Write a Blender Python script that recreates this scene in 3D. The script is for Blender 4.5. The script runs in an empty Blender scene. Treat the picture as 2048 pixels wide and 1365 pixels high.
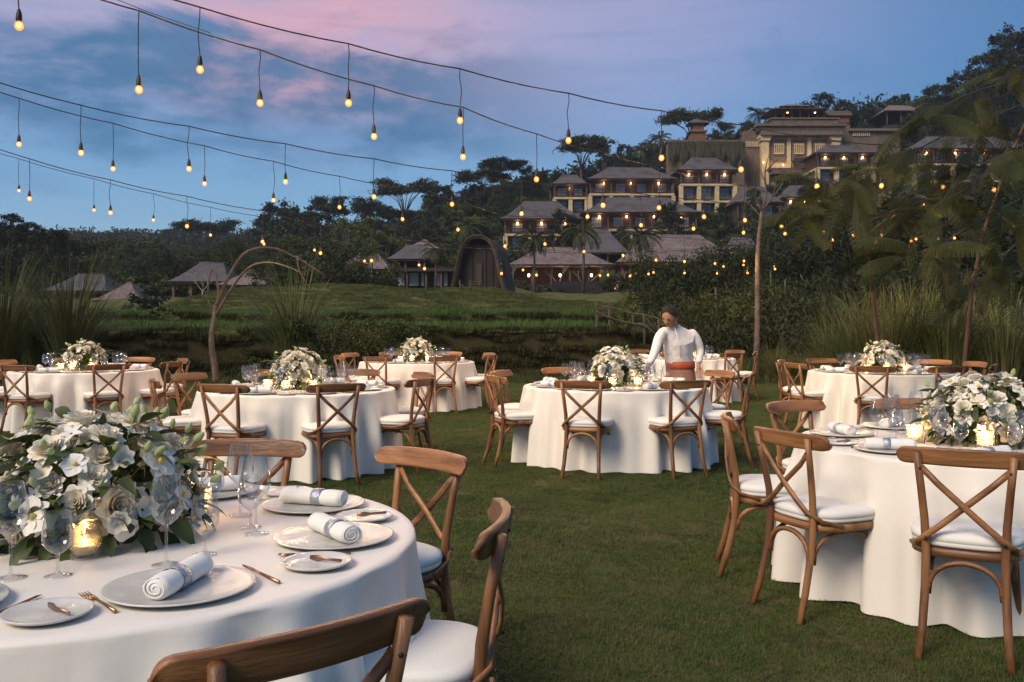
import bpy, math, random
import numpy as np
from mathutils import Vector, Quaternion, Matrix
R = math.radians
F, YH, CH = 1850.0, 645.0, 1.415          # focal length in photo pixels, horizon row, camera height (m)
scene = bpy.context.scene
col = scene.collection

# ---------------------------------------------------------------- camera
cam = bpy.data.cameras.new('camera')
cam.sensor_width = 36.0
cam.lens = F / 2048 * 36.0
cam.shift_y = (YH - 682.5) / 2048
cam.clip_start, cam.clip_end = 0.05, 3000
camo = bpy.data.objects.new('camera', cam)
camo.location = (0, 0, CH)
camo.rotation_euler = (R(90), 0, 0)
col.objects.link(camo)
scene.camera = camo

# ---------------------------------------------------------------- world: dusk sky
def lin(r, g, b):
    f = lambda c: (c / 255 / 12.92) if c / 255 <= 0.04045 else ((c / 255 + 0.055) / 1.055) ** 2.4
    return (f(r), f(g), f(b), 1.0)

class NT:
    def __init__(s, nt): s.nt = nt
    def n(s, t, **k):
        o = s.nt.nodes.new(t)
        for a, b in k.items(): setattr(o, a, b)
        return o
    def put(s, sock, v):
        if isinstance(v, bpy.types.NodeSocket): s.nt.links.new(v, sock)
        else: sock.default_value = v
    def m(s, op, a, b=0.0, c=0.0):
        o = s.n('ShaderNodeMath', operation=op)
        s.put(o.inputs[0], a); s.put(o.inputs[1], b); s.put(o.inputs[2], c)
        return o.outputs[0]
    def ss(s, a, b, x):                                   # smoothstep a..b (a may exceed b)
        o = s.n('ShaderNodeMapRange', interpolation_type='SMOOTHSTEP')
        s.put(o.inputs['Value'], x)
        if a < b: o.inputs['From Min'].default_value, o.inputs['From Max'].default_value = a, b
        else:
            o.inputs['From Min'].default_value, o.inputs['From Max'].default_value = b, a
            o.inputs['To Min'].default_value, o.inputs['To Max'].default_value = 1, 0
        return o.outputs[0]
    def mix(s, fac, a, b, blend='MIX'):
        o = s.n('ShaderNodeMix', data_type='RGBA', blend_type=blend)
        s.put(o.inputs[0], fac); s.put(o.inputs[6], a); s.put(o.inputs[7], b)
        return o.outputs[2]
    def noise(s, vec, scale, detail=4, rough=0.55, dist=0.0):
        o = s.n('ShaderNodeTexNoise')
        if vec is not None: s.put(o.inputs['Vector'], vec)
        o.inputs['Scale'].default_value = scale; o.inputs['Detail'].default_value = detail
        o.inputs['Roughness'].default_value = rough; o.inputs['Distortion'].default_value = dist
        return o.outputs['Fac']

SUN_EL, SUN_AZ = R(40), R(-138)            # soft dusk light from the left and a little behind the camera (azimuth from +Y, clockwise)
world = bpy.data.worlds.new('World'); scene.world = world
world.use_nodes = True
w = NT(world.node_tree)
for o in list(world.node_tree.nodes): world.node_tree.nodes.remove(o)
tc = w.n('ShaderNodeTexCoord')
sep = w.n('ShaderNodeSeparateXYZ'); w.put(sep.inputs[0], tc.outputs['Generated'])
az = w.m('ARCTAN2', sep.outputs[0], sep.outputs[1])
el = w.m('ARCSINE', sep.outputs[2])
cv = w.n('ShaderNodeCombineXYZ'); w.put(cv.inputs[0], w.m('MULTIPLY', az, 2.2)); w.put(cv.inputs[1], w.m('MULTIPLY', el, 5.5))
n1 = w.noise(cv.outputs[0], 2.2, 6, 0.55, 0.3)
n2 = w.noise(cv.outputs[0], 1.3, 3, 0.5)
n3 = w.noise(cv.outputs[0], 7.0, 5, 0.6)
ramp = w.n('ShaderNodeValToRGB'); w.put(ramp.inputs[0], w.m('MULTIPLY', el, 1.0))
cr = ramp.color_ramp
cr.elements[0].position, cr.elements[0].color = 0.0, lin(170, 196, 220)
cr.elements[1].position, cr.elements[1].color = 1.0, lin(150, 142, 165)
for p, c in ((0.06, (150, 188, 214)), (0.12, (124, 172, 210)), (0.2, (108, 156, 204)), (0.32, (128, 150, 200)), (0.55, (150, 148, 182))):
    e = cr.elements.new(p); e.color = lin(*c)
sky = ramp.outputs[0]
nis = w.n('ShaderNodeTexSky', sky_type='NISHITA', sun_disc=False)
nis.sun_elevation, nis.sun_rotation = R(6), SUN_AZ
sky = w.mix(0.05, sky, w.mix(1.0, nis.outputs[0], (0.10, 0.10, 0.10, 1), 'MULTIPLY'))
right = w.ss(0.10, 0.62, az)
sky = w.mix(w.m('MULTIPLY', right, 0.8), sky, lin(60, 118, 168))
# lavender and pink high cloud
pm = w.m('MULTIPLY', w.ss(0.14, 0.30, w.m('ADD', el, w.m('MULTIPLY', w.m('SUBTRACT', n2, 0.5), 0.16))), w.ss(0.48, -0.12, az))
pm = w.m('MULTIPLY', pm, w.ss(0.95, 0.5, el))
sky = w.mix(w.m('MULTIPLY', pm, 0.72), sky, lin(178, 168, 198))
pk = w.m('MULTIPLY', w.m('MULTIPLY', w.ss(0.19, 0.25, el), w.ss(0.46, 0.28, el)), w.m('MULTIPLY', w.ss(-0.42, -0.26, az), w.ss(0.06, -0.20, az)))
pk = w.m('MULTIPLY', pk, w.ss(0.30, 0.60, n1))
sky = w.mix(w.m('MULTIPLY', pk, 0.8), sky, lin(224, 168, 178))
# blue-grey cloud bank low on the left
top = w.m('ADD', el, w.m('MULTIPLY', w.m('SUBTRACT', n1, 0.5), -0.20))
dk = w.m('MULTIPLY', w.m('MULTIPLY', w.ss(0.300, 0.262, top), w.ss(0.150, 0.215, top)), w.ss(0.16, -0.16, az))
dk = w.m('MULTIPLY', dk, w.ss(0.28, 0.52, w.m('ADD', w.m('MULTIPLY', n3, 0.45), w.m('MULTIPLY', n2, 0.55))))
sky = w.mix(w.m('MULTIPLY', dk, 0.90), sky, lin(54, 110, 152))
d2 = w.m('MULTIPLY', w.ss(0.56, 0.72, n1), w.ss(0.05, 0.20, el))
sky = w.mix(w.m('MULTIPLY', d2, 0.5), sky, lin(92, 134, 184))
streak = w.n('ShaderNodeCombineXYZ'); w.put(streak.inputs[0], w.m('MULTIPLY', az, 2.0)); w.put(streak.inputs[1], w.m('MULTIPLY', el, 26.0))
sky = w.mix(w.m('MULTIPLY', w.ss(0.5, 0.72, w.noise(streak.outputs[0], 2.0, 4)), 0.22), sky, lin(92, 130, 170))
below = w.ss(0.0, -0.06, el)
sky = w.mix(below, sky, lin(52, 62, 60))
bg = w.n('ShaderNodeBackground'); w.put(bg.inputs[0], sky); bg.inputs[1].default_value = 0.84
wo = w.n('ShaderNodeOutputWorld'); world.node_tree.links.new(bg.outputs[0], wo.inputs[0])

# ---------------------------------------------------------------- sun (very soft dusk glow) and exposure
sl = bpy.data.lights.new('sun', 'SUN'); sl.energy = 2.45; sl.angle = R(26); sl.color = (1.0, 0.86, 0.68)
so = bpy.data.objects.new('sun', sl); col.objects.link(so)
sd = Vector((math.sin(SUN_AZ) * math.cos(SUN_EL), math.cos(SUN_AZ) * math.cos(SUN_EL), math.sin(SUN_EL)))
so.rotation_euler = sd.to_track_quat('Z', 'Y').to_euler()
so.location = (0, 0, 30)
vs = scene.view_settings
vs.view_transform = 'Standard'; vs.look = 'None'; vs.exposure = 0.42; vs.gamma = 1.0; vs.use_curve_mapping = False
scene.render.engine = 'CYCLES'
cy = scene.cycles
cy.use_denoising = True
try: cy.denoiser = 'OPENIMAGEDENOISE'
except Exception: pass
cy.max_bounces, cy.diffuse_bounces, cy.glossy_bounces, cy.transmission_bounces, cy.transparent_max_bounces, cy.volume_bounces = 7, 2, 3, 4, 24, 0
cy.caustics_reflective = cy.caustics_refractive = False
cy.sample_clamp_indirect = 2.0
cy.use_adaptive_sampling = True; cy.adaptive_threshold = 0.02

# ---------------------------------------------------------------- helpers
def at(px, py, Y):
    return Vector(((px - 1024) / F * Y, Y, CH - (py - YH) / F * Y))

class MB:
    def __init__(s): s.v, s.f = [], []
    def add(s, v, f):
        n = len(s.v); s.v += [tuple(p) for p in v]; s.f += [tuple(i + n for i in q) for q in f]
        return s
    def box(s, c, d, rz=0.0, top=1.0):
        cx, cy_, cz = c; hx, hy, hz = d[0] / 2, d[1] / 2, d[2] / 2
        ca, sa = math.cos(rz), math.sin(rz)
        P = []
        for z in (-1, 1):
            k = top if z > 0 else 1.0
            for x, y in ((-1, -1), (1, -1), (1, 1), (-1, 1)):
                X, Y_ = x * hx * k, y * hy * k
                P.append((cx + X * ca - Y_ * sa, cy_ + X * sa + Y_ * ca, cz + z * hz))
        return s.add(P, [(3, 2, 1, 0), (4, 5, 6, 7), (0, 1, 5, 4), (1, 2, 6, 5), (2, 3, 7, 6), (3, 0, 4, 7)])
    def b2(s, x0, x1, y0, y1, z0, z1):
        return s.box(((x0 + x1) / 2, (y0 + y1) / 2, (z0 + z1) / 2), (abs(x1 - x0), abs(y1 - y0), abs(z1 - z0)))
    def tube(s, pts, rad, n=8, flat=1.0, up=None, cap=True):
        pts = [Vector(p) for p in pts]
        if not hasattr(rad, '__len__'): rad = [rad] * len(pts)
        V, prev = [], None
        for i, p in enumerate(pts):
            t = (pts[min(i + 1, len(pts) - 1)] - pts[max(i - 1, 0)]).normalized()
            if prev is None:
                a = Vector(up) if up else (Vector((0, 0, 1)) if abs(t.z) < 0.9 else Vector((1, 0, 0)))
            else: a = prev
            a = (a - t * a.dot(t)).normalized(); prev = a
            b = t.cross(a)
            for k in range(n):
                w_ = 2 * math.pi * (k + 0.5) / n
                V.append(p + a * math.cos(w_) * rad[i] + b * math.sin(w_) * rad[i] * flat)
        Fc = []
        for i in range(len(pts) - 1):
            for k in range(n):
                q = (k + 1) % n
                Fc.append((i * n + k, i * n + q, (i + 1) * n + q, (i + 1) * n + k))
        if cap:
            Fc.append(tuple(range(n - 1, -1, -1))); Fc.append(tuple(range((len(pts) - 1) * n, len(pts) * n)))
        return s.add(V, Fc)
    def lathe(s, prof, n=24, c=(0, 0, 0), cap=False):
        V = [(c[0] + r * math.cos(2 * math.pi * k / n), c[1] + r * math.sin(2 * math.pi * k / n), c[2] + z) for r, z in prof for k in range(n)]
        Fc = [(i * n + k, i * n + (k + 1) % n, (i + 1) * n + (k + 1) % n, (i + 1) * n + k) for i in range(len(prof) - 1) for k in range(n)]
        if cap: Fc += [tuple(range(n - 1, -1, -1)), tuple(range((len(prof) - 1) * n, len(prof) * n))]
        return s.add(V, Fc)
    def ball(s, c, r, n=12, m=7, sc=(1, 1, 1)):
        V = []
        for i in range(m + 1):
            a = math.pi * i / m
            for k in range(n):
                b = 2 * math.pi * k / n
                V.append((c[0] + r * sc[0] * math.sin(a) * math.cos(b), c[1] + r * sc[1] * math.sin(a) * math.sin(b), c[2] + r * sc[2] * math.cos(a)))
        return s.add(V, [(i * n + k, (i + 1) * n + k, (i + 1) * n + (k + 1) % n, i * n + (k + 1) % n) for i in range(m) for k in range(n)])
    def mesh(s, name, mat=None, smooth=True):
        me = bpy.data.meshes.new(name); me.from_pydata(s.v, [], s.f)
        if smooth: me.polygons.foreach_set('use_smooth', [True] * len(me.polygons))
        if mat: me.materials.append(mat)
        me.validate(); me.update()
        return me
    def build(s, name, mat, parent=None, smooth=True): return ob(name, s.mesh(name, mat, smooth), parent)

def ob(name, me, parent=None, loc=None, rot=None, sc=None):
    o = bpy.data.objects.new(name, me); col.objects.link(o)
    if parent is not None: o.parent = parent
    if loc is not None: o.location = loc
    if rot is not None:
        if isinstance(rot, Quaternion): o.rotation_mode = 'QUATERNION'; o.rotation_quaternion = rot
        else: o.rotation_euler = rot
    if sc is not None: o.scale = sc if hasattr(sc, '__len__') else (sc, sc, sc)
    return o
def tag(o, label=None, cat=None, group=None, kind=None):
    for k, v in (('label', label), ('category', cat), ('group', group), ('kind', kind)):
        if v: o[k] = v
    return o
def thing(name, label, cat, loc=(0, 0, 0), rz=0.0, group=None):
    o = ob(name, None, None, loc, (0, 0, rz)); o.empty_display_size = 0.1
    return tag(o, label, cat, group)
def cards(name, C, U, V, mat, extra=None):
    """many leaf quads: centre C, half axes U (length), V (width); diamond-shaped leaves"""
    n = len(C)
    P = np.stack([C - U, C - V * 1.0 - U * 0.1, C + U, C + V * 1.0 - U * 0.1], 1).reshape(-1, 3)
    me = bpy.data.meshes.new(name)
    me.vertices.add(4 * n); me.vertices.foreach_set('co', P.astype(np.float32).ravel())
    me.loops.add(4 * n); me.loops.foreach_set('vertex_index', np.arange(4 * n, dtype=np.int32))
    me.polygons.add(n); me.polygons.foreach_set('loop_start', np.arange(0, 4 * n, 4, dtype=np.int32))
    me.materials.append(mat); me.update(calc_edges=True)
    return me
def smn(a, b, x):
    t = np.clip((np.asarray(x, float) - a) / (b - a), 0, 1)
    return t * t * (3 - 2 * t)

# ---------------------------------------------------------------- materials
def mat(name, c, rough=0.6, c2=None, nscale=4.0, stretch=(1, 1, 1), bump=0.0, bscale=None, rnd=0.0, metal=0.0, world_pos=False, trans=0.0, spec=None, lo=0.35, hi=0.65, det=5, sheen=0.0):
    m = bpy.data.materials.new(name); m.use_nodes = True
    t = NT(m.node_tree); b = m.node_tree.nodes['Principled BSDF']
    b.inputs['Roughness'].default_value = rough; b.inputs['Metallic'].default_value = metal
    if spec is not None: b.inputs['Specular IOR Level'].default_value = spec
    if sheen: b.inputs['Sheen Weight'].default_value = sheen
    src = None
    if c2 or bump:
        if world_pos: v = t.n('ShaderNodeNewGeometry').outputs['Position']
        else: v = t.n('ShaderNodeTexCoord').outputs['Object']
        mp = t.n('ShaderNodeMapping'); t.put(mp.inputs[0], v); mp.inputs['Scale'].default_value = stretch
        v = mp.outputs[0]
    cc = (*c, 1)
    if c2:
        if rnd and not world_pos:
            oi = t.n('ShaderNodeObjectInfo'); ad = t.n('ShaderNodeVectorMath', operation='ADD')
            t.put(ad.inputs[0], v); cx = t.n('ShaderNodeCombineXYZ'); t.put(cx.inputs[0], t.m('MULTIPLY', oi.outputs['Random'], 37.0)); t.put(cx.inputs[1], t.m('MULTIPLY', oi.outputs['Random'], 11.0))
            t.put(ad.inputs[1], cx.outputs[0]); v = ad.outputs[0]
        f = t.ss(lo, hi, t.noise(v, nscale, det))
        cc = t.mix(f, (*c, 1), (*c2, 1))
    if rnd:
        oi = t.n('ShaderNodeObjectInfo')
        hs = t.n('ShaderNodeHueSaturation'); t.put(hs.inputs['Color'], cc)
        t.put(hs.inputs['Value'], t.m('ADD', t.m('MULTIPLY', oi.outputs['Random'], rnd * 2), 1 - rnd))
        cc = hs.outputs[0]
    t.put(b.inputs['Base Color'], cc)
    if bump:
        bp = t.n('ShaderNodeBump'); bp.inputs['Strength'].default_value = bump; bp.inputs['Distance'].default_value = 0.02
        t.put(bp.inputs['Height'], t.noise(v, bscale or nscale * 3, 6)); t.put(b.inputs['Normal'], bp.outputs[0])
    if trans:
        tr = t.n('ShaderNodeBsdfTranslucent'); t.put(tr.inputs[0], cc)
        mx = t.n('ShaderNodeMixShader'); mx.inputs[0].default_value = trans
        m.node_tree.links.new(b.outputs[0], mx.inputs[1]); m.node_tree.links.new(tr.outputs[0], mx.inputs[2])
        m.node_tree.links.new(mx.outputs[0], m.node_tree.nodes['Material Output'].inputs[0])
    return m
def emat(name, c, s, see=None):
    """a glowing surface; see: share of it that is clear glass"""
    m = bpy.data.materials.new(name); m.use_nodes = True; nt = m.node_tree
    nt.nodes.remove(nt.nodes['Principled BSDF'])
    e = nt.nodes.new('ShaderNodeEmission'); e.inputs[0].default_value = (*c, 1); e.inputs[1].default_value = s
    out = e.outputs[0]
    if see:
        tr = nt.nodes.new('ShaderNodeBsdfTransparent'); mx = nt.nodes.new('ShaderNodeMixShader'); mx.inputs[0].default_value = see
        nt.links.new(out, mx.inputs[1]); nt.links.new(tr.outputs[0], mx.inputs[2]); out = mx.outputs[0]
    nt.links.new(out, nt.nodes['Material Output'].inputs[0])
    return m
def glassmat(name, tint=(1, 1, 1), blend=0.12, base=0.03, rough=0.02, diffuse=0.0):
    m = bpy.data.materials.new(name); m.use_nodes = True; nt = m.node_tree; t = NT(nt)
    nt.nodes.remove(nt.nodes['Principled BSDF'])
    tr = t.n('ShaderNodeBsdfTransparent'); tr.inputs[0].default_value = (*tint, 1)
    gl = t.n('ShaderNodeBsdfGlossy'); gl.inputs['Roughness'].default_value = rough
    lw = t.n('ShaderNodeLayerWeight'); lw.inputs['Blend'].default_value = 0.5
    mx = t.n('ShaderNodeMixShader'); t.put(mx.inputs[0], t.m('ADD', t.m('MULTIPLY', t.m('POWER', lw.outputs['Facing'], 2.2), 0.95 - blend), base))
    clear = tr.outputs[0]
    if diffuse:                                            # thick cut glass scatters part of the candle's light
        tl = t.n('ShaderNodeBsdfTranslucent'); tl.inputs[0].default_value = (0.95, 0.85, 0.7, 1)
        m2 = t.n('ShaderNodeMixShader'); m2.inputs[0].default_value = diffuse
        nt.links.new(clear, m2.inputs[1]); nt.links.new(tl.outputs[0], m2.inputs[2]); clear = m2.outputs[0]
    nt.links.new(clear, mx.inputs[1]); nt.links.new(gl.outputs[0], mx.inputs[2])
    nt.links.new(mx.outputs[0], nt.nodes['Material Output'].inputs[0])
    return m
M = dict(
    wood_v=mat('teak_upright', (0.31, 0.142, 0.054), 0.45, (0.14, 0.058, 0.022), 7, (2.2, 2.2, 0.13), 0.25, 24, 0.28),
    wood_h=mat('teak_rail', (0.32, 0.146, 0.056), 0.42, (0.15, 0.062, 0.024), 7, (0.13, 2.2, 2.2), 0.25, 24, 0.28),
    seat=mat('cushion_cotton', (0.80, 0.78, 0.72), 0.85, bump=0.15, nscale=8, bscale=220),
    cloth=mat('tablecloth_satin', (0.84, 0.79, 0.70), 0.5, bump=0.16, nscale=3, bscale=7, sheen=0.2),
    plate=mat('glazed_stoneware', (0.66, 0.65, 0.60), 0.16, (0.58, 0.57, 0.52), 14, bump=0.12, bscale=22),
    napkin=mat('napkin_linen', (0.84, 0.82, 0.77), 0.9, bump=0.2, nscale=8, bscale=260),
    ring=mat('napkin_ring_metal', (0.34, 0.40, 0.50), 0.35, (0.55, 0.58, 0.62), 90, metal=0.7, bump=0.3, bscale=150),
    bronze=mat('bronze_cutlery', (0.34, 0.19, 0.12), 0.28, metal=0.9),
    gold=mat('gold_bowl', (0.45, 0.27, 0.10), 0.35, metal=0.8),
    glass=glassmat('thin_glass', (.94, .95, .96), 0.08, 0.08),
    holder=glassmat('pressed_glass', (1.0, 0.95, 0.86), 0.1, 0.10, 0.08, 0.2),
    wax=mat('candle_wax', (0.85, 0.78, 0.62), 0.5),
    flame=emat('flame', (1.0, 0.62, 0.25), 40),
    rose=mat('rose_petal', (0.96, 0.91, 0.77), 0.8, (0.96, 0.88, 0.70), 20, rnd=0.03, trans=0.22, spec=0.1),
    rose2=mat('peach_rose_petal', (0.82, 0.68, 0.48), 0.7, (0.84, 0.75, 0.58), 20, rnd=0.05, trans=0.22, spec=0.1),
    orchid=mat('orchid_petal', (0.96, 0.93, 0.84), 0.8, trans=0.22, spec=0.1),
    orchid_c=mat('orchid_lip', (0.75, 0.58, 0.12), 0.6),
    bud=mat('green_bud', (0.42, 0.50, 0.17), 0.6, (0.62, 0.64, 0.36), 18, rnd=0.15, trans=0.3),
    fleaf=mat('bouquet_leaf', (0.035, 0.060, 0.012), 0.55, (0.075, 0.10, 0.022), 12, rnd=0.45, trans=0.2),
    black=mat('black_rubber', (0.012, 0.012, 0.014), 0.5),
    bulb=emat('bulb_filament', (1.0, 0.50, 0.15), 9),
    bulbglass=emat('bulb_glass', (1.0, 0.30, 0.04), 1.7, 0.35),
)
# ---------------------------------------------------------------- terrain
CX = [-200, -150, -100, -60, -31, -3, 25, 53, 95, 144, 220]
CZ = [1, 1, 2, 9, 20, 28, 34, 42, 47, 58, 66]
def H(x, y):
    x = np.asarray(x, float); y = np.asarray(y, float)
    ext = 0.9 * np.maximum(0, x - 3.2) ** 2
    ext = np.minimum(ext, 14)
    wob = 0.5 * np.sin(x * .23 + 1) + .3 * np.sin(x * .51 + 2.1)
    z = -0.28 * smn(21.2, 23.4, y + .4 * np.sin(x * .6))
    e1 = 29.8 + wob * .6 + ext
    z = z + 1.40 * smn(e1 - .9, e1 + .45, y)
    e2 = 36.0 + .7 * np.sin(x * .17 + .5) + ext
    z = z + 0.50 * smn(e2 - .35, e2 + .3, y)
    mk = smn(-21.5, -16, x) * (1 - .55 * smn(-1.5, 3.5, x))
    q = smn(42, 54, y + .8 * wob); q = q + .058 * np.sin(2 * np.pi * 2.5 * q)
    z = z + 1.7 * mk * q
    z = z + 1.9 * smn(64, 108, y) + .6 * (1 - mk) * smn(55, 75, y)
    ramp = np.clip((y - 130) / 130, 0, 1.0); ramp = ramp + .2 * np.clip((y - 260) / 150, 0, 1)
    z = z + np.interp(x, CX, CZ) * ramp
    z = z + 9 * (1 - smn(-80, -52, x)) * smn(95, 135, y)
    z = z + 22 * smn(290, 560, y) * (1 - smn(-60, 60, x)) + 6 * smn(330, 620, y)
    amp = smn(30, 70, y)
    z = z + amp * (.22 * np.sin(x * .33 + y * .21) + .15 * np.sin(x * .71 - y * .43))
    z = z + .035 * smn(20, 26, y) * (np.sin(x * 2.1 + y * 1.3) + np.sin(x * 1.3 - y * 2.7))
    return z
def Hs(x, y): return float(H(x, y))

m = bpy.data.materials.new('grass_ground'); m.use_nodes = True
t = NT(m.node_tree); b = m.node_tree.nodes['Principled BSDF']; b.inputs['Roughness'].default_value = 0.95
b.inputs['Specular IOR Level'].default_value = 0.1
pos = t.n('ShaderNodeNewGeometry').outputs['Position']
sp = t.n('ShaderNodeSeparateXYZ'); t.put(sp.inputs[0], pos)
nb = t.noise(pos, 0.9, 5); nf = t.noise(pos, 9, 4); nbig = t.noise(pos, 0.12, 3)
lawn = t.mix(t.ss(0.38, 0.62, nb), (0.060, 0.075, 0.022, 1), (0.095, 0.085, 0.036, 1))
lawn = t.mix(t.m('MULTIPLY', t.ss(0.5, 0.75, nf), 0.6), lawn, (0.05, 0.042, 0.02, 1))
terr = t.mix(t.ss(0.35, 0.65, t.m('ADD', t.m('MULTIPLY', nb, .6), t.m('MULTIPLY', nf, .4))), (0.060, 0.082, 0.020, 1), (0.135, 0.125, 0.045, 1))
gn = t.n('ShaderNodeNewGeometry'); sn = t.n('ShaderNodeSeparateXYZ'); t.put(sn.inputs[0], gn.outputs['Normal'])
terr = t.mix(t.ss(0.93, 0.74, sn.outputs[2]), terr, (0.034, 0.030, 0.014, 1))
hill = t.mix(t.ss(0.4, 0.6, nbig), (0.030, 0.044, 0.014, 1), (0.052, 0.062, 0.020, 1))
c = t.mix(t.ss(20.5, 23.0, sp.outputs[1]), lawn, terr)
c = t.mix(t.ss(100, 118, sp.outputs[1]), c, hill)
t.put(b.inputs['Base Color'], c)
bp = t.n('ShaderNodeBump'); bp.inputs['Strength'].default_value = 0.7; bp.inputs['Distance'].default_value = 0.06
t.put(bp.inputs['Height'], t.noise(pos, 14, 5)); t.put(b.inputs['Normal'], bp.outputs[0])
M['ground'] = m
ys = np.concatenate([np.arange(-6, 20, 1.0), np.arange(20, 46, .25), np.arange(46, 72, .7), np.arange(72, 232, 2.5), np.arange(232, 1100, 16)])
us = np.linspace(-1, 1, 221)
X = us[None, :] * (0.85 * np.maximum(ys, 0) + 22)[:, None]; Y = np.repeat(ys[:, None], 221, 1)
Z = H(X, Y)
g = MB(); ny, nx = X.shape
me = bpy.data.meshes.new('ground')
idx = np.arange(ny * nx).reshape(ny, nx)
q = np.stack([idx[:-1, :-1], idx[:-1, 1:], idx[1:, 1:], idx[1:, :-1]], -1).reshape(-1, 4)
me.from_pydata(np.stack([X, Y, Z], -1).reshape(-1, 3).tolist(), [], q.tolist())
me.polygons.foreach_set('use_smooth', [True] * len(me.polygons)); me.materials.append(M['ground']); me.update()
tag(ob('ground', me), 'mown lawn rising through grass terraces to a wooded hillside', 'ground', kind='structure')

# ---------------------------------------------------------------- grass (stuff): blade patches instanced over the ground
def grass_mat(name, a, bb, dry, sc=0.8):
    m = bpy.data.materials.new(name); m.use_nodes = True; t = NT(m.node_tree); p = m.node_tree.nodes['Principled BSDF']
    pos = t.n('ShaderNodeNewGeometry').outputs['Position']
    c = t.mix(t.ss(.35, .65, t.noise(pos, sc, 5)), (*a, 1), (*bb, 1))
    c = t.mix(t.ss(.52, .70, t.noise(pos, sc * 9, 3)), c, (*dry, 1))
    c = t.mix(t.m('MULTIPLY', t.ss(.50, .68, t.noise(pos, sc * 1.7, 4, 0.65, 0.4)), .8), c, (*dry, 1))
    c = t.mix(t.m('MULTIPLY', t.ss(.50, .66, t.noise(pos, sc * 4.5, 4, 0.65, 0.8)), .65), c, (a[0] * .45, a[1] * .45, a[2] * .5, 1))
    t.put(p.inputs['Base Color'], c); p.inputs['Roughness'].default_value = 0.6; p.inputs['Specular IOR Level'].default_value = 0.25
    tr = t.n('ShaderNodeBsdfTranslucent'); t.put(tr.inputs[0], c); mx = t.n('ShaderNodeMixShader'); mx.inputs[0].default_value = 0.25
    m.node_tree.links.new(p.outputs[0], mx.inputs[1]); m.node_tree.links.new(tr.outputs[0], mx.inputs[2])
    m.node_tree.links.new(mx.outputs[0], m.node_tree.nodes['Material Output'].inputs[0])
    return m
def blade_patch(name, n, size, h0, h1, wd, lean, mt, seed):
    r = np.random.default_rng(seed)
    p = np.stack([r.uniform(-size / 2, size / 2, n), r.uniform(-size / 2, size / 2, n), np.full(n, -.004)], 1)
    a = r.uniform(0, 2 * np.pi, n); h = r.uniform(h0, h1, n); d = np.stack([np.cos(a), np.sin(a), 0 * a], 1); s = np.stack([-np.sin(a), np.cos(a), 0 * a], 1)
    ln = r.uniform(.1, 1, n) * lean
    w_ = wd * r.uniform(.6, 1.2, n)
    up = np.array([0, 0, 1.0])
    mid = p + up * (h * .6)[:, None] + d * (h * ln * .35)[:, None]; tip = p + up * (h * (1 - .3 * ln))[:, None] + d * (h * ln)[:, None]
    V = np.stack([p - s * w_[:, None], p + s * w_[:, None], mid + s * w_[:, None] * .7, mid - s * w_[:, None] * .7, tip], 1).reshape(-1, 3)
    i = np.arange(n) * 5
    f = np.stack([i, i + 1, i + 2, i + 3], 1).tolist() + np.stack([i + 3, i + 2, i + 4], 1).tolist()
    me = bpy.data.meshes.new(name); me.from_pydata(V.tolist(), [], f); me.materials.append(mt); me.update()
    return me
def scatter(name, pts, patch, label, cat, seed, smin=.8, smax=1.25):
    """a point mesh whose geometry nodes lay the patch at every point"""
    me = bpy.data.meshes.new(name); me.from_pydata([tuple(p) for p in pts[1:]], [], [])
    o = tag(ob(name, me), label, cat, kind='stuff')
    src = ob('grass_patch', patch, o, pts[0])
    ng = bpy.data.node_groups.new(name + '_nodes', 'GeometryNodeTree')
    ng.interface.new_socket('Geometry', in_out='INPUT', socket_type='NodeSocketGeometry'); ng.interface.new_socket('Geometry', in_out='OUTPUT', socket_type='NodeSocketGeometry')
    gi, go = ng.nodes.new('NodeGroupInput'), ng.nodes.new('NodeGroupOutput')
    oi = ng.nodes.new('GeometryNodeObjectInfo'); oi.inputs['Object'].default_value = src; oi.inputs['As Instance'].default_value = True
    ip = ng.nodes.new('GeometryNodeInstanceOnPoints')
    rv = ng.nodes.new('FunctionNodeRandomValue'); rv.data_type = 'FLOAT_VECTOR'; rv.inputs[0].default_value = (0, 0, 0); rv.inputs[1].default_value = (0, 0, 6.283); rv.inputs['Seed'].default_value = seed
    rs = ng.nodes.new('FunctionNodeRandomValue'); rs.data_type = 'FLOAT'; rs.inputs[2].default_value = smin; rs.inputs[3].default_value = smax; rs.inputs['Seed'].default_value = seed + 1
    L = ng.links.new
    L(gi.outputs[0], ip.inputs['Points']); L(oi.outputs['Geometry'], ip.inputs['Instance']); L(rv.outputs[0], ip.inputs['Rotation']); L(rs.outputs[1], ip.inputs['Scale']); L(ip.outputs[0], go.inputs[0])
    md = o.modifiers.new('grass', 'NODES'); md.node_group = ng
    return o
def field(y0, y1, xl, xr, step, seed, keep=None):
    r = random.Random(seed); out = []
    y = y0
    while y < y1:
        a, b_ = xl(y), xr(y); x = a
        while x < b_:
            X_, Y_ = x + r.uniform(-.4, .4) * step, y + r.uniform(-.4, .4) * step
            if keep is None or keep(X_, Y_): out.append((X_, Y_, Hs(X_, Y_)))
            x += step
        y += step
    r.shuffle(out)
    return out
gl_ = grass_mat('lawn_blades', (0.066, 0.108, 0.024), (0.095, 0.130, 0.030), (0.130, 0.118, 0.050))
scatter('lawn_grass', field(1.9, 21.8, lambda y: -.58 * y - .6, lambda y: .58 * y + .6, .42, 3), blade_patch('lawn_patch', 2600, .66, .012, .034, .0017, 1.3, gl_, 1), 'short mown lawn grass under the tables', 'grass', 5)
gt = grass_mat('terrace_blades', (0.066, 0.104, 0.022), (0.108, 0.132, 0.036), (0.165, 0.140, 0.060), .4)
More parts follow.
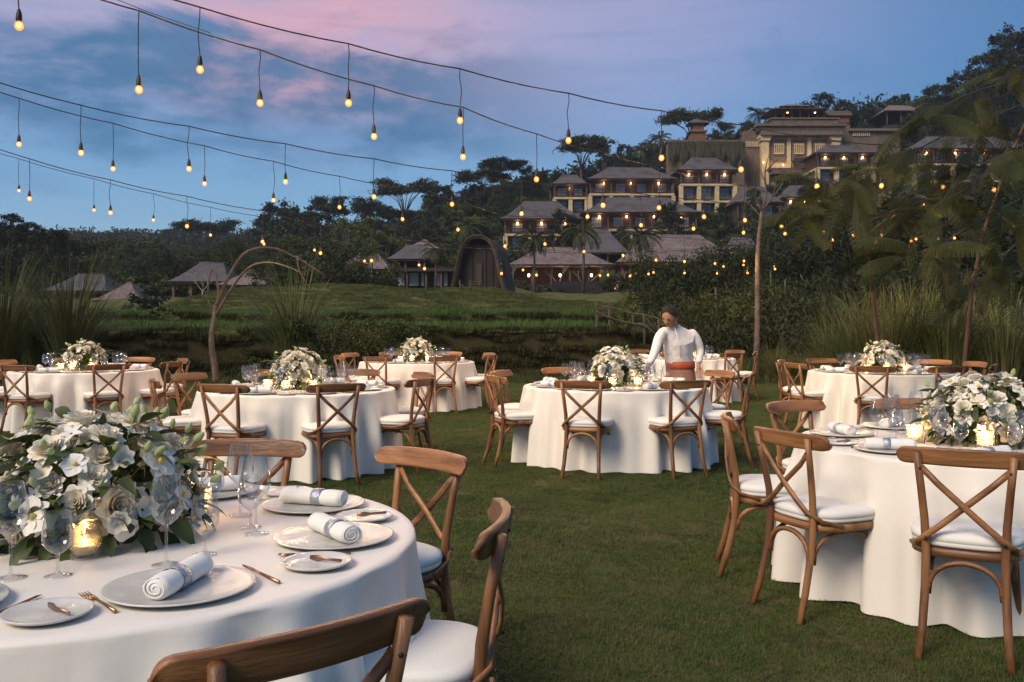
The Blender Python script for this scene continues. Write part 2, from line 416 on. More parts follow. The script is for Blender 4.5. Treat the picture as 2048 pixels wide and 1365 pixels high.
scatter('terrace_turf', field(23, 64, lambda y: max(-.60 * y, -34), lambda y: min(.12 * y + 1, 9), .62, 8, lambda x, y: abs(Hs(x, y + .3) - Hs(x, y - .3)) < .33), blade_patch('turf_patch', 480, .9, .03, .12, .010, 1.1, gt, 2), 'rough green turf covering the terrace banks and mound', 'grass', 9)
gk2 = grass_mat('ditch_blades', (0.040, 0.058, 0.014), (0.070, 0.082, 0.022), (0.035, 0.030, 0.014), .9)
gk = grass_mat('bank_blades', (0.050, 0.060, 0.018), (0.082, 0.080, 0.028), (0.040, 0.036, 0.016), .9)
scatter('bank_grass', field(27, 46, lambda y: -.60 * y, lambda y: 8, .42, 18, lambda x, y: -.26 < Hs(x, y) < 1.1 or abs(Hs(x, y + .3) - Hs(x, y - .3)) >= .13), blade_patch('bank_patch', 420, .7, .06, .26, .012, 1.6, gk, 6), 'dry brownish grass hanging on the steep terrace banks', 'grass', 19)
scatter('ditch_grass', field(21.4, 46, lambda y: -.60 * y, lambda y: .5 * y, .6, 17, lambda x, y: Hs(x, y) < .75), blade_patch('ditch_patch', 150, .9, .08, .34, .010, .8, gk2, 7), 'rank dark grass in the ditch beyond the lawn', 'grass', 15, .5, 1.2)
gr = grass_mat('rice_blades', (0.075, 0.150, 0.026), (0.115, 0.185, 0.040), (0.09, 0.11, 0.03), .5)
def rice_keep(x, y): return (30.9 < y < 35.0 or 37.0 < y < 41.5) and (x < 3.4)
scatter('terrace_rice', field(30.8, 41.5, lambda y: -.60 * y, lambda y: 4, .55, 12, rice_keep), blade_patch('rice_patch', 170, .8, .18, .46, .011, .5, gr, 4), 'taller green rice shoots standing on the terrace steps', 'rice', 13, .6, 1.15)
# ---------------------------------------------------------------- cross-back chairs
def superslab(hx, hy, prof, n=36, p=3.2, cy0=0.0):
    """rounded-square slab; prof: (inset scale, z)"""
    mb = MB(); V = []
    for k_, z in prof:
        for i in range(n):
            a = 2 * math.pi * i / n; c_, s_ = math.cos(a), math.sin(a)
            V.append((math.copysign(abs(c_) ** (2 / p), c_) * hx * k_, cy0 + math.copysign(abs(s_) ** (2 / p), s_) * hy * k_, z))
    m_ = len(prof)
    Fc = [(i * n + k, i * n + (k + 1) % n, (i + 1) * n + (k + 1) % n, (i + 1) * n + k) for i in range(m_ - 1) for k in range(n)]
    Fc += [tuple(range(n - 1, -1, -1)), tuple(range((m_ - 1) * n, m_ * n))]
    return mb.add(V, Fc)
def chair_parts():
    P = []
    P.append(('seat_frame', superslab(.222, .215, [(.94, .418), (1, .424), (1, .452), (.96, .458)]).mesh('seat_frame', M['wood_h'])))
    P.append(('seat_cushion', superslab(.224, .218, [(.90, .4585), (.97, .463), (1.0, .474), (.985, .4815), (.985, .4835), (1.005, .487), (1.01, .500), (.99, .513), (.90, .522), (.6, .528), (.2, .530)], 40, 3.0, .004).mesh('seat_cushion', M['seat'])))
    post = lambda s: [(s * .172, -.305, 0), (s * .160, -.262, .13), (s * .152, -.222, .30), (s * .150, -.206, .45), (s * .156, -.214, .58), (s * .168, -.238, .72), (s * .182, -.268, .868)]
    for s in (-1, 1):
        P.append(('back_post', MB().tube(post(s), [.0165, .018, .019, .019, .0175, .0165, .016], 8, 1.0, (1, 0, 0)).mesh('back_post', M['wood_v'])))
        P.append(('front_leg', MB().tube([(s * .172, .172, .425), (s * .182, .186, .28), (s * .192, .205, .12), (s * .202, .228, 0)], [.021, .019, .0165, .0145], 8).mesh('front_leg', M['wood_v'])))
        y0 = -.258 if s > 0 else -.244
        pts = [(-s * .168, -.252, .805), (-s * .10, y0 + .006, .735), (0, y0, .645), (s * .09, y0 + .008, .562), (s * .150, -.238, .510), (s * .190, -.185, .470), (s * .219, -.09, .446)]
        P.append(('cross_brace', MB().tube(pts, .0155, 6, .5, (0, 0, 1)).mesh('cross_brace', M['wood_h'])))
    pts, rad = [], []
    mb = MB(); V = []; US = [-1, -.995, -.98, -.955, -.92, -.87] + [-.75 + .15 * k for k in range(11)] + [.87, .92, .955, .98, .995, 1]; n = len(US)
    for i in range(n):
        u = US[i]; x = u * .268
        y = -.262 + .052 * u * u
        e = max(0.12, math.sqrt(max(0, 1 - max(0, (abs(u) - .87) / .13) ** 2)))
        hz = .038 * e * (1 - .10 * u * u); th = .0125 * (.5 + .5 * e)
        zc = .852 - .004 * u * u
        ring = [(-.9, -1), (.9, -1), (1, -.75), (1, .75), (.9, 1), (-.9, 1), (-1, .75), (-1, -.75)]
        for a, c_ in ring: V.append((x, y + a * th - c_ * .008 + .0, zc + c_ * hz))
    Fc = [(i * 8 + k, i * 8 + (k + 1) % 8, (i + 1) * 8 + (k + 1) % 8, (i + 1) * 8 + k) for i in range(n - 1) for k in range(8)]
    Fc += [tuple(range(7, -1, -1)), tuple(range((n - 1) * 8, n * 8))]
    P.append(('top_rail', mb.add(V, Fc).mesh('top_rail', M['wood_h'])))
    L = {'rl': (-.152, -.222), 'rr': (.152, -.222), 'fl': (-.180, .183), 'fr': (.180, .183)}
    for a, c_ in (('rl', 'rr'), ('rr', 'fr'), ('fr', 'fl'), ('fl', 'rl')):
        A, B = L[a], L[c_]; pts = []
        for i in range(13):
            w_ = math.pi * i / 12; tt = .5 - .46 * math.cos(w_)
            pts.append((A[0] + (B[0] - A[0]) * tt, A[1] + (B[1] - A[1]) * tt, .265 + .142 * math.sin(w_) ** .75))
        P.append(('bent_arch', MB().tube(pts, .0125, 6).mesh('bent_arch', M['wood_h'])))
    for s in (-1, 1):
        for q in ((s * .170, -.268, .80), (s * .150, -.250, .505)): P.append(('bolt', MB().ball(q, .006, 6, 4).mesh('bolt', M['black'])))
    return P
CHAIR = chair_parts()
TABLES = {   # centre x, y, seats (chair angle, extra turn, back radius), settings, words
    'H': (-1.25, 2.82, [(177, 0, 1.33), (138, 0, 1.33), (76, 11, 1.235), (36, 5, 1.50)], [-8, 38, 87, 130, 172], 'the table with the green-budded bouquet'),
    'G': (2.55, 5.05, [(-29, 0, 1.375), (-66, 0, 1.33), (-100, 0, 1.33), (-150, 0, 1.33), (171, 0, 1.33)], [-23, -61, -117, -164, 160, 20], 'the orchid table under the feathery branches'),
    'C': (1.07, 9.60, [(-20, 3, 1.31), (24, -2, 1.31), (-70, 0, 1.32), (70, 6, 1.33), (-114, 0, 1.32), (114, 0, 1.34), (-158, 0, 1.32)], [-22, 22, -68, 68, -113, 113, -158, 158], 'the table the waiter is tending'),
    'B': (-2.11, 9.13, [(-16, -3, 1.30), (27, 4, 1.32), (-64, 0, 1.33), (72, -4, 1.34), (-109, 0, 1.32), (117, 0, 1.33), (-153, 0, 1.32), (163, 0, 1.33)], [-17, 28, -63, 72, -108, 118, -153, 163], 'the table beside the arching bare tree'),
    'A': (-5.86, 12.7, [(-57, 0, 1.32), (-12, 0, 1.32), (36, 0, 1.32), (79, 0, 1.32), (124, 0, 1.32), (170, 0, 1.32), (-146, 0, 1.32), (-102, 0, 1.32)], [-57, -12, 35, 79, 124, 170, -146, -102], 'the table beside the pampas clumps'),
    'D': (-1.58, 15.4, [(-22, 0, 1.32), (25, 0, 1.32), (70, 0, 1.32), (114, 0, 1.32), (-66, 0, 1.32), (-112, 0, 1.32), (-155, 0, 1.32), (160, 0, 1.32)], [-22, 25, 70, 114, -66, -112, -155, 160], 'the table below the arched rice barn'),
    'E': (3.13, 17.0, [(-60, 0, 1.32), (-15, 0, 1.32), (30, 0, 1.32), (75, 0, 1.30), (120, 0, 1.32), (165, 0, 1.32), (-150, 0, 1.32), (-105, 0, 1.32)], [-60, -15, 30, 75, 120, 165, -150, -105], 'the table behind the waiter'),
    'F': (4.93, 12.3, [(-76, 0, 1.32), (-27, 0, 1.32), (12, 0, 1.32), (58, 0, 1.32), (95, 0, 1.32), (127, 0, 1.32), (-116, 0, 1.32), (-162, 0, 1.32)], [-75, -27, 12, 58, 95, 127, -116, -162], 'the table by the dark reed thicket'),
}
UNIQ = {('H', 0): 'at the green-budded bouquet table, nearest the bare-tree table', ('H', 1): 'at the green-budded bouquet table, second from the bare-tree table',
        ('H', 2): 'at the green-budded bouquet table, third from the bare-tree table', ('H', 3): 'at the green-budded bouquet table, farthest from the bare-tree table',
        ('G', 0): 'at the orchid table, farthest from the reed-thicket table', ('G', 1): 'at the orchid table, next but one from the reed-side pair',
        ('G', 2): 'at the orchid table, set close against its neighbour', ('G', 3): 'at the orchid table, in line with the waiter', ('G', 4): 'at the orchid table, nearest the reed-thicket table'}
rnd = random.Random(7)
SHORT = {'H': 'green-bud bouquet table', 'G': 'orchid table', 'C': "waiter's table", 'B': 'bare-tree table', 'A': 'pampas-side table', 'D': 'barn-side table', 'E': 'table behind the waiter', 'F': 'reed-side table'}
def seat_xy(key, i):
    tx, ty, seats = TABLES[key][:3]; th, ex, rb = seats[i]; return tx + rb * math.sin(R(th)), ty - rb * math.cos(R(th))
for key in 'CBADEF':
    free = list(range(len(TABLES[key][2]))); tx, ty = TABLES[key][:2]
    for o_ in sorted((k for k in TABLES if k != key), key=lambda k: math.dist(TABLES[k][:2], (tx, ty)))[:6]:
        if len(free) <= 1: break
        best = min(free, key=lambda i: math.dist(seat_xy(key, i), TABLES[o_][:2])); allb = min(range(len(TABLES[key][2])), key=lambda i: math.dist(seat_xy(key, i), TABLES[o_][:2]))
        if best != allb: continue
        free.remove(best); UNIQ[(key, best)] = 'at the ' + SHORT[key] + ', nearest the ' + SHORT[o_]
def put_parts(root, parts):
    for nme, me in parts: ob(nme, me, root)
for key, (tx, ty, seats, sets, words_) in TABLES.items():
    for i, (th, ex, rb) in enumerate(seats):
        a = R(th); r_ = rb - .24
        far_jit = 0 if key in 'HG' else rnd.uniform(-2, 2)
        lab = 'brown wooden cross-back chair ' + UNIQ.get((key, i), 'with white cushion at ' + words_)
        c_ = thing('cross_back_chair', lab, 'chair', (tx + r_ * math.sin(a), ty - r_ * math.cos(a), 0), a + R(ex + far_jit), 'chairs at ' + words_)
        put_parts(c_, CHAIR)
# ---------------------------------------------------------------- draped round tables
TR, TZ = 0.95, 0.76
def cloth_mesh(seed):
    r = random.Random(seed); n = 288
    mb = MB(); V = []
    ph = [r.uniform(0, 6.28) for _ in range(8)]
    rings = [(0.02, 0), (.35, 0), (.65, 0), (.86, 0), (.925, -.0005), (.943, -.003), (.950, -.010)]
    zs = [.745, .73, .70, .65, .58, .50, .41, .32, .23, .15, .08, .03, .008]
    for q, dz in rings:
        for k in range(n):
            a = 2 * math.pi * k / n; V.append((q * math.cos(a), q * math.sin(a), TZ + dz))
    for z in zs:
        u = (TZ - z) / TZ
        for k in range(n):
            a = 2 * math.pi * k / n
            w1 = 18 * a + ph[0] + 1.1 * math.sin(2 * a + ph[1]) + .5 * math.sin(5 * a + ph[4]); f3 = math.sin(3 * a + ph[5])
            w2 = 24 * a + ph[2] + 1.2 * math.sin(3 * a + ph[3])
            fold = .66 * (1.5 * abs(math.sin(w1 / 2)) ** 1.1 - .8) + .50 * math.sin(w2) * (.7 + .3 * f3)
            rr = .950 + .055 * u + .125 * fold * (.8 + .2 * f3) * smn(-.05, .55, u) + .014 * f3 * u
            zz = z + (.012 * (1 - fold) * u * .5 if z < .1 else 0)
            V.append((rr * math.cos(a), rr * math.sin(a), zz))
    m_ = len(rings) + len(zs)
    Fc = [(i * n + k, (i + 1) * n + k, (i + 1) * n + (k + 1) % n, i * n + (k + 1) % n) for i in range(m_ - 1) for k in range(n)]
    Fc.append(tuple(range(n)))
    return mb.add(V, Fc).mesh('tablecloth', M['cloth'])
tt_me = MB().lathe([(.001, .70), (.93, .70), (.93, .742), (.001, .742)], 48).mesh('tabletop', M['wood_h'], False)
tl_me = MB().tube([(0, 0, .70), (0, 0, 0)], .03, 8).mesh('leg', M['wood_v'])
TL = {'H': 'round table under a plain white floor-length cloth with the green-budded bouquet', 'G': 'round white-clothed table with a wide orchid bouquet under the feathery branches',
      'C': 'round white-clothed table the waiter leans over', 'B': 'round white-clothed table beside the arching bare tree', 'A': 'round white-clothed table beside the pampas clumps',
      'D': 'round white-clothed table below the arched rice barn', 'E': 'round white-clothed table behind the waiter', 'F': 'round white-clothed table by the dark reed thicket'}
for i, (key, (tx, ty, *_)) in enumerate(TABLES.items()):
    t_ = thing('round_table', TL[key], 'table', (tx, ty, 0), 0, 'white-clothed round tables')
    ob('tablecloth', cloth_mesh(40 + i), t_); ob('tabletop', tt_me, t_)
    for a in range(4): ob('leg', tl_me, t_, (.6 * math.cos(a * 1.571 + .4), .6 * math.sin(a * 1.571 + .4), 0))
# ---------------------------------------------------------------- tableware
def plate_me(name, r, dent):
    return MB().lathe([(.001, .003), (r * .55, .003), (r * .62, .0015), (r * .90, .008), (r, .0135), (r * 1.006, .0165), (r * .985, .0175), (r * .90, .0135), (r * .66, .0085), (r * .3, .0075), (.001, .0075)], 48).mesh(name, M['plate'])
charger = plate_me('charger_plate', .178, 0); side_pl = plate_me('side_plate', .094, 0)
def roll_mesh():
    mb = MB(); n, mm = 30, 15; V = []
    for i in range(mm):
        y = -.118 + .236 * i / (mm - 1); e_ = min(1, (1 - abs(2 * i / (mm - 1) - 1)) * 12) ; k_ = (.93 + .07 * e_) * (1 + .03 * math.sin(i * 1.3) - .10 * math.exp(-((y - .02) / .03) ** 2))
        for k in range(n):
            a = 2 * math.pi * k / n; st = .0035 * (k / n) ; rr = (.0285 + st) * k_
            V.append((rr * 1.12 * math.cos(a + .5), y + .003 * math.sin(a), .029 + rr * .95 * math.sin(a + .5)))
    Fc = [(i * n + k, i * n + (k + 1) % n, (i + 1) * n + (k + 1) % n, (i + 1) * n + k) for i in range(mm - 1) for k in range(n)] + [tuple(range(n - 1, -1, -1)), tuple(range((mm - 1) * n, mm * n))]
    mb.add(V, Fc)
    for ye, sg in ((-.118, -1), (.118, 1)):
        pts = [((.006 + .0215 * q / 40) * 1.1 * math.cos(q * .36), ye + sg * .001, .029 + (.006 + .0215 * q / 40) * .93 * math.sin(q * .36)) for q in range(41)]
        mb.tube(pts, .0022, 5)
    return mb.mesh('napkin', M['napkin'])
napkin_me = roll_mesh()
def ringm():
    mb = MB(); n = 28; V = []
    for y in (-.018, -.016, .016, .018):
        for k in range(n):
            a = 2 * math.pi * k / n; rr = .0315 if abs(y) < .017 else .0295
            V.append((rr * 1.1 * math.cos(a), .02 + y, .029 + rr * .95 * math.sin(a)))
    return mb.add(V, [(i * n + k, i * n + (k + 1) % n, (i + 1) * n + (k + 1) % n, (i + 1) * n + k) for i in range(3) for k in range(n)]).mesh('napkin_ring', M['ring'])
ring_me = ringm()
fk = MB().tube([(0, -.095, .004), (0, -.03, .007), (0, .035, .006)], [.0055, .0042, .003], 6, .6)
fk.add([(-.004, .03, .006), (.004, .03, .006), (.012, .052, .004), (.012, .062, .004), (-.012, .062, .004), (-.012, .052, .004)], [(0, 1, 2, 3, 4, 5)])
for k in range(4): fk.tube([(-.0102 + .0068 * k, .060, .004), (-.0102 + .0068 * k, .085, .003), (-.0100 + .0067 * k, .105, .006)], [.0019, .0018, .0011], 5)
fork_me = fk.mesh('fork', M['bronze'])
kn = MB().tube([(0, -.11, .005), (0, -.02, .005), (0, .0, .005)], [.0055, .0048, .004], 6, .7)
kn.add([(-.004, 0, .004), (.006, 0, .004), (.009, .06, .004), (.003, .115, .004), (-.004, .10, .004), (-.004, 0, .0062), (.006, 0, .0052), (.009, .06, .0052), (.003, .115, .0052), (-.004, .10, .0062)],
       [(4, 3, 2, 1, 0), (5, 6, 7, 8, 9), (0, 1, 6, 5), (1, 2, 7, 6), (2, 3, 8, 7), (3, 4, 9, 8), (4, 0, 5, 9)])
knife_me = kn.mesh('knife', M['bronze'])
bk_me = MB().tube([(0, -.055, .019), (0, .0, .0195), (.002, .02, .0195), (.004, .045, .019)], [.0045, .0042, .009, .006], 8, .35).mesh('butter_knife', M['bronze'])
def stemware(name, h, stem, rmax, rtop, foot):
    p = [(foot, .0), (foot, .0015), (foot * .6, .003), (.006, .008), (.0042, .016), (.0038, stem * .8), (.0055, stem)]
    for i in range(1, 13):
        u = i / 12; prof = math.sin(min(1, u / .42) * math.pi / 2) ** .75 if u < .42 else 1 - (1 - rtop / rmax) * ((u - .42) / .58) ** 1.6
        p.append((max(.0055, rmax * prof), stem + (h - stem) * (u ** 1.12)))
    return MB().lathe(p, 28).mesh(name, M['glass'])
wine_me = stemware('wine_glass', .245, .105, .045, .031, .038); gob_me = stemware('water_goblet', .165, .055, .039, .032, .034)
tum_me = MB().lathe([(.001, .002), (.030, .002), (.032, .006), (.036, .095), (.0352, .095), (.031, .010), (.001, .010)], 26).mesh('tumbler', M['glass'])
hold = MB(); prof = []
for i in range(21):
    z = .1 * i / 20; prof.append((.0405 + .0030 * abs(math.sin(math.pi * i / 4)), z))
nn = 32; V = []
for r_, z in prof:
    for k in range(nn):
        rr = r_ + .0018 * abs(math.sin(math.pi * k / 2.0 + .4)); a = 2 * math.pi * k / nn; V.append((rr * math.cos(a), rr * math.sin(a), z))
hold.add(V, [(i * nn + k, i * nn + (k + 1) % nn, (i + 1) * nn + (k + 1) % nn, (i + 1) * nn + k) for i in range(20) for k in range(nn)])
hold.lathe([(.0425, .1), (.039, .1005), (.036, .095), (.035, .012), (.001, .010)], nn)
hold_me = hold.mesh('glass_cup', M['holder'])
wax_me = MB().lathe([(.001, .012), (.030, .012), (.030, .036), (.024, .0345), (.001, .034)], 20).mesh('candle_wax', M['wax'])
flame_me = MB().lathe([(.0005, .036), (.007, .042), (.0085, .050), (.006, .061), (.003, .071), (.0004, .079)], 10).mesh('flame', M['flame'])
def place_set(key, tx, ty, th, w_):
    a = R(th); S, C_ = math.sin(a), math.cos(a)
    def pol(r, dth): return (tx + r * math.sin(R(th + dth)), ty - r * math.cos(R(th + dth)))
    jit = lambda k: rnd.uniform(-k, k)
    g_ = lambda s: s + ' on ' + w_
    x, y = pol(.715, 0); zt = TZ + .0008
    tag(ob('dinner_plate', charger, None, (x, y, zt), (0, 0, rnd.uniform(0, 6))), 'large pale glazed dinner plate on ' + w_, 'plate', g_('dinner plates'))
    rz = a + R(130 + jit(9))
    n_ = thing('napkin_roll', 'rolled white napkin in a blue-grey ring on ' + w_, 'napkin', (x, y, zt + .008), rz, g_('napkins'))
    ob('napkin', napkin_me, n_); ob('napkin_ring', ring_me, n_)
    x, y = pol(.80, -22)
    tag(ob('side_plate', side_pl, None, (x, y, zt), (0, 0, rnd.uniform(0, 6))), 'small pale glazed side plate on ' + w_, 'plate', g_('side plates'))
    tag(ob('butter_knife', bk_me, None, (x + .02, y, zt), (0, 0, a + R(jit(20)))), 'bronze butter knife across a side plate on ' + w_, 'knife', g_('butter knives'))
    x, y = pol(.735, -14.5); tag(ob('fork', fork_me, None, (x, y, zt), (0, 0, a + R(jit(5) + 8))), 'bronze four-tined fork beside a plate on ' + w_, 'fork', g_('forks'))
    x, y = pol(.735, 16.5); tag(ob('knife', knife_me, None, (x, y, zt), (0, 0, a + R(jit(5)))), 'bronze table knife beside a plate on ' + w_, 'knife', g_('knives'))
    x, y = pol(.45 + jit(.01), 6 + jit(3)); tag(ob('wine_glass', wine_me, None, (x, y, zt)), 'tall empty wine glass on ' + w_, 'glass', g_('wine glasses'))
    x, y = pol(.44 + jit(.01), 21 + jit(3)); tag(ob('water_goblet', gob_me, None, (x, y, zt)), 'short-stemmed empty water goblet on ' + w_, 'glass', g_('goblets'))
    if key not in 'H': 
        x, y = pol(.53 + jit(.01), 15 + jit(2)); tag(ob('wine_glass', wine_me, None, (x, y, zt), None, .92), 'tall empty wine glass on ' + w_, 'glass', g_('wine glasses'))
for key, (tx, ty, seats, sets, words_) in TABLES.items():
    for th in sets: place_set(key, tx, ty, th, words_)
    for (dr, dth) in {'H': [(.25, 14), (.345, 145), (.35, -110)], 'G': [(.34, -22), (.36, -88), (.36, 120)]}.get(key, [(.27, -12), (.31, 40), (.30, -60)]):
        x, y = tx + dr * math.sin(R(dth)), ty - dr * math.cos(R(dth))
        h_ = thing('candle_holder', 'lit candle in a faceted glass cup on ' + words_, 'candle', (x, y, TZ + .001), 0, 'candles on ' + words_)
        ob('glass_cup', hold_me, h_); ob('candle_wax', wax_me, h_); ob('flame', flame_me, h_)
        pl = bpy.data.lights.new('candle_light', 'POINT'); pl.energy = 0.9; pl.color = (1.0, .62, .28); pl.shadow_soft_size = .012
        lo = ob('candle_light', pl, h_, (0, 0, .088))
# ---------------------------------------------------------------- bouquets
def petal(mb, L, W, cup, M_, nu=4, nv=4, ruffle=.0):
    """a cupped petal from the origin along +Y in the local frame M_"""
    V = []
    for i in range(nu + 1):
        u = i / nu; ww = W * (math.sin(math.pi * min(1, .12 + u * .80)) ** .7)
        for j in range(nv + 1):
            v = -1 + 2 * j / nv
            V.append(M_ @ Vector((v * ww, u * L - .12 * L * v * v * u, cup * (u * u) * L + .25 * ww * v * v + ruffle * L * math.sin(v * 5 + u * 4) * u)))
    n = nv + 1
    mb.add(V, [(i * n + j, i * n + j + 1, (i + 1) * n + j + 1, (i + 1) * n + j) for i in range(nu) for j in range(nv)])
def rose_mesh(name, mt, seed):
    r = random.Random(seed); mb = MB()
    rings = [(3, .006, 86, .020, .010), (4, .012, 82, .024, .013), (5, .020, 76, .026, .016), (6, .028, 68, .028, .018), (7, .036, 56, .029, .019), (7, .042, 38, .030, .020), (6, .044, 18, .029, .020)]
    for q, (n, rad, tilt, L, W) in enumerate(rings):
        for k in range(n):
            a = 2 * math.pi * k / n + q * .6 + r.uniform(-.15, .15)
            Mx = Matrix.Rotation(a, 4, 'Z') @ Matrix.Translation((0, rad * .45, -.010 + .004 * (5 - q) * .3)) @ Matrix.Rotation(R(tilt + r.uniform(-7, 7)), 4, 'X')
            petal(mb, L, W, -.35 if tilt < 50 else -.15, Mx, 3, 4, .03)
    return mb.mesh(name, mt)
def star_mesh(name, mt, n, L, W, tilt, lip=None, big=None):
    mb = MB()
    for k in range(n):
        Mx = Matrix.Rotation(2 * math.pi * k / n + .2, 4, 'Z') @ Matrix.Translation((0, .003, 0)) @ Matrix.Rotation(R(tilt), 4, 'X')
        wk = W * (1.5 if big and k in big else 1)
        petal(mb, L, wk, -.2, Mx, 3, 4, .02)
    me = mb.mesh(name, mt)
    return me
rose_me = [rose_mesh('rose', M['rose'], 1), rose_mesh('rose', M['rose'], 2), rose_mesh('rose', M['rose2'], 3)]
orch_me = star_mesh('orchid', M['orchid'], 5, .040, .020, 12, big=(1, 4))
lip_me = MB().ball((0, 0, .008), .008, 8, 6, (.8, 1.2, .9)).mesh('orchid_lip', M['orchid_c'])
star_me = star_mesh('star_flower', M['orchid'], 5, .026, .008, 22)
lis_me = star_mesh('ruffled_flower', M['rose'], 7, .034, .019, 52)
budp = MB().lathe([(.002, 0), (.009, .006), (.013, .016), (.0125, .026), (.008, .036), (.006, .040), (.001, .043)], 9); budp.tube([(0, 0, .004), (0, .006, -.05), (.01, .02, -.11)], .0016, 5)
bud_me = budp.mesh('green_bud', M['bud'])
def leaf_mesh(name, L, W, bend, mt, nu=6):
    mb = MB(); V = []
    for i in range(nu + 1):
        u = i / nu; ww = W * math.sin(math.pi * (.04 + .94 * u) ** .85) if 0 < i < nu else .0008
        for v in (-1, 0, 1): V.append((v * ww, u * L * math.cos(bend * u * .5), -L * bend * .45 * u * u + abs(v) * ww * .35))
    return mb.add(V, [(i * 3 + j, i * 3 + j + 1, (i + 1) * 3 + j + 1, (i + 1) * 3 + j) for i in range(nu) for j in range(2)]).mesh(name, mt)
leaf_mes = [leaf_mesh('leaf', .085, .019, .5, M['fleaf']), leaf_mesh('leaf', .060, .017, .7, M['fleaf']), leaf_mesh('leaf', .11, .016, .8, M['fleaf'])]
def quat_to(n, spin=0.0): return Vector(n).to_track_quat('Z', 'Y') @ Quaternion((0, 0, 1), spin)
def bouquet(loc, rad, hgt, lift, nb, nl, seed, label, sc=1.0, buds=6):
    r = random.Random(seed)
    t_ = thing('flower_arrangement', label, 'flowers', loc, 0, 'bouquets on the tables')
    if lift > .02: MB().lathe([(.055, 0), (.052, .006), (.014, .014), (.013, lift * .6), (.05, lift * .9), (.085, lift + .03), (.088, lift + .05), (.001, lift + .045)], 20).build('bowl', M['gold'], t_)
    else: MB().lathe([(.09, 0), (.12, .03), (.13, .08), (.001, .075)], 20).build('bowl', M['gold'], t_)
    z0 = lift + .05
    def surf(u, v, k):
        d = Vector((math.cos(v) * math.sqrt(max(0, 1 - u * u)), math.sin(v) * math.sqrt(max(0, 1 - u * u)), u))
        return Vector((d.x * rad * k, d.y * rad * k, z0 + (d.z * hgt * k if d.z > 0 else d.z * .14))), Vector((d.x / rad, d.y / rad, d.z / hgt + .1)).normalized()
    for i in range(nb):
        u = 1 - (i + .5) / nb * 1.18; v = i * 2.39996 + r.uniform(-.25, .25)
        p, n = surf(u, v, r.uniform(.82, .98)); n = (n + Vector((r.uniform(-.3, .3), r.uniform(-.3, .3), r.uniform(-.2, .3)))).normalized()
        w_ = r.random(); q = quat_to(n, r.uniform(0, 6))
        s_ = sc * r.uniform(.8, 1.2)
        if w_ < .50: ob('rose', rose_me[2] if (u < .25 and r.random() < .4) else rose_me[r.randrange(2)], t_, p, q, s_ * 1.12)
        elif w_ < .66:
            o = ob('orchid', orch_me, t_, p + n * .015, q, s_ * 1.15); ob('orchid_lip', lip_me, o)
        elif w_ < .82: ob('ruffled_flower', lis_me, t_, p, q, s_ * 1.15)
        else: ob('star_flower', star_me, t_, p + n * .01, q, s_ * 1.15)
    for i in range(buds):
        p, n = surf(r.uniform(.15, .95), r.uniform(0, 6.28), r.uniform(1.0, 1.15)); n = (n + Vector((r.uniform(-.5, .5), r.uniform(-.5, .5), r.uniform(-.2, .5)))).normalized()
        ob('green_bud', bud_me, t_, p, quat_to(n, r.uniform(0, 6)), sc * r.uniform(.7, 1.15))
    for i in range(nl):
        low = i % 3
        u = r.uniform(-.9, -.1) if low == 0 else r.uniform(-.2, .95); v = r.uniform(0, 6.28)
        p, n = surf(u, v, r.uniform(.78, .97)); out = Vector((math.cos(v), math.sin(v), -.7 if low == 0 else r.uniform(-.1, .7)))
        q = out.to_track_quat('Y', 'Z') @ Quaternion((0, 1, 0), r.uniform(-.6, .6))
        ob('leaf', leaf_mes[r.randrange(3)], t_, p, q, sc * r.uniform(.8, 1.45))
    # inner filler foliage, too fine to count
    k = 900; g_ = np.random.default_rng(seed)
    d = g_.normal(size=(k, 3)); d /= np.linalg.norm(d, axis=1)[:, None]; rr = g_.uniform(.45, .93, k)[:, None]
    c_ = d * rr * np.array([rad, rad, 1]); c_[:, 2] = z0 + np.where(d[:, 2] > 0, d[:, 2] * hgt, d[:, 2] * .12) * rr[:, 0]
    U = g_.normal(size=(k, 3)); U /= np.linalg.norm(U, axis=1)[:, None]; W = np.cross(U, g_.normal(size=(k, 3))); W /= np.linalg.norm(W, axis=1)[:, None]
    o = ob('filler_foliage', cards('filler_foliage', c_, U * .032 * sc, W * .012 * sc, M['fleaf']), t_); o['kind'] = 'stuff'
    return t_
x, y = TABLES['H'][:2]; bouquet((x - .04, y + .02, TZ + .001), .325, .29, .045, 120, 210, 5, 'wide low white rose bouquet with green buds and trailing dark leaves', 1.0, 40)
x, y = TABLES['G'][:2]; bouquet((x + .02, y - .02, TZ + .001), .32, .27, .06, 105, 180, 9, 'white orchid and rose bouquet on a gold foot under the feathery branches', 1.0, 14)
for i, k in enumerate('CBADEF'):
    x, y, _, _, w_ = TABLES[k]
    bouquet((x, y, TZ + .001), .27, .25, .09, 62, 95, 20 + i, 'white flower bouquet on a gold foot on ' + w_, 1.12, 12)
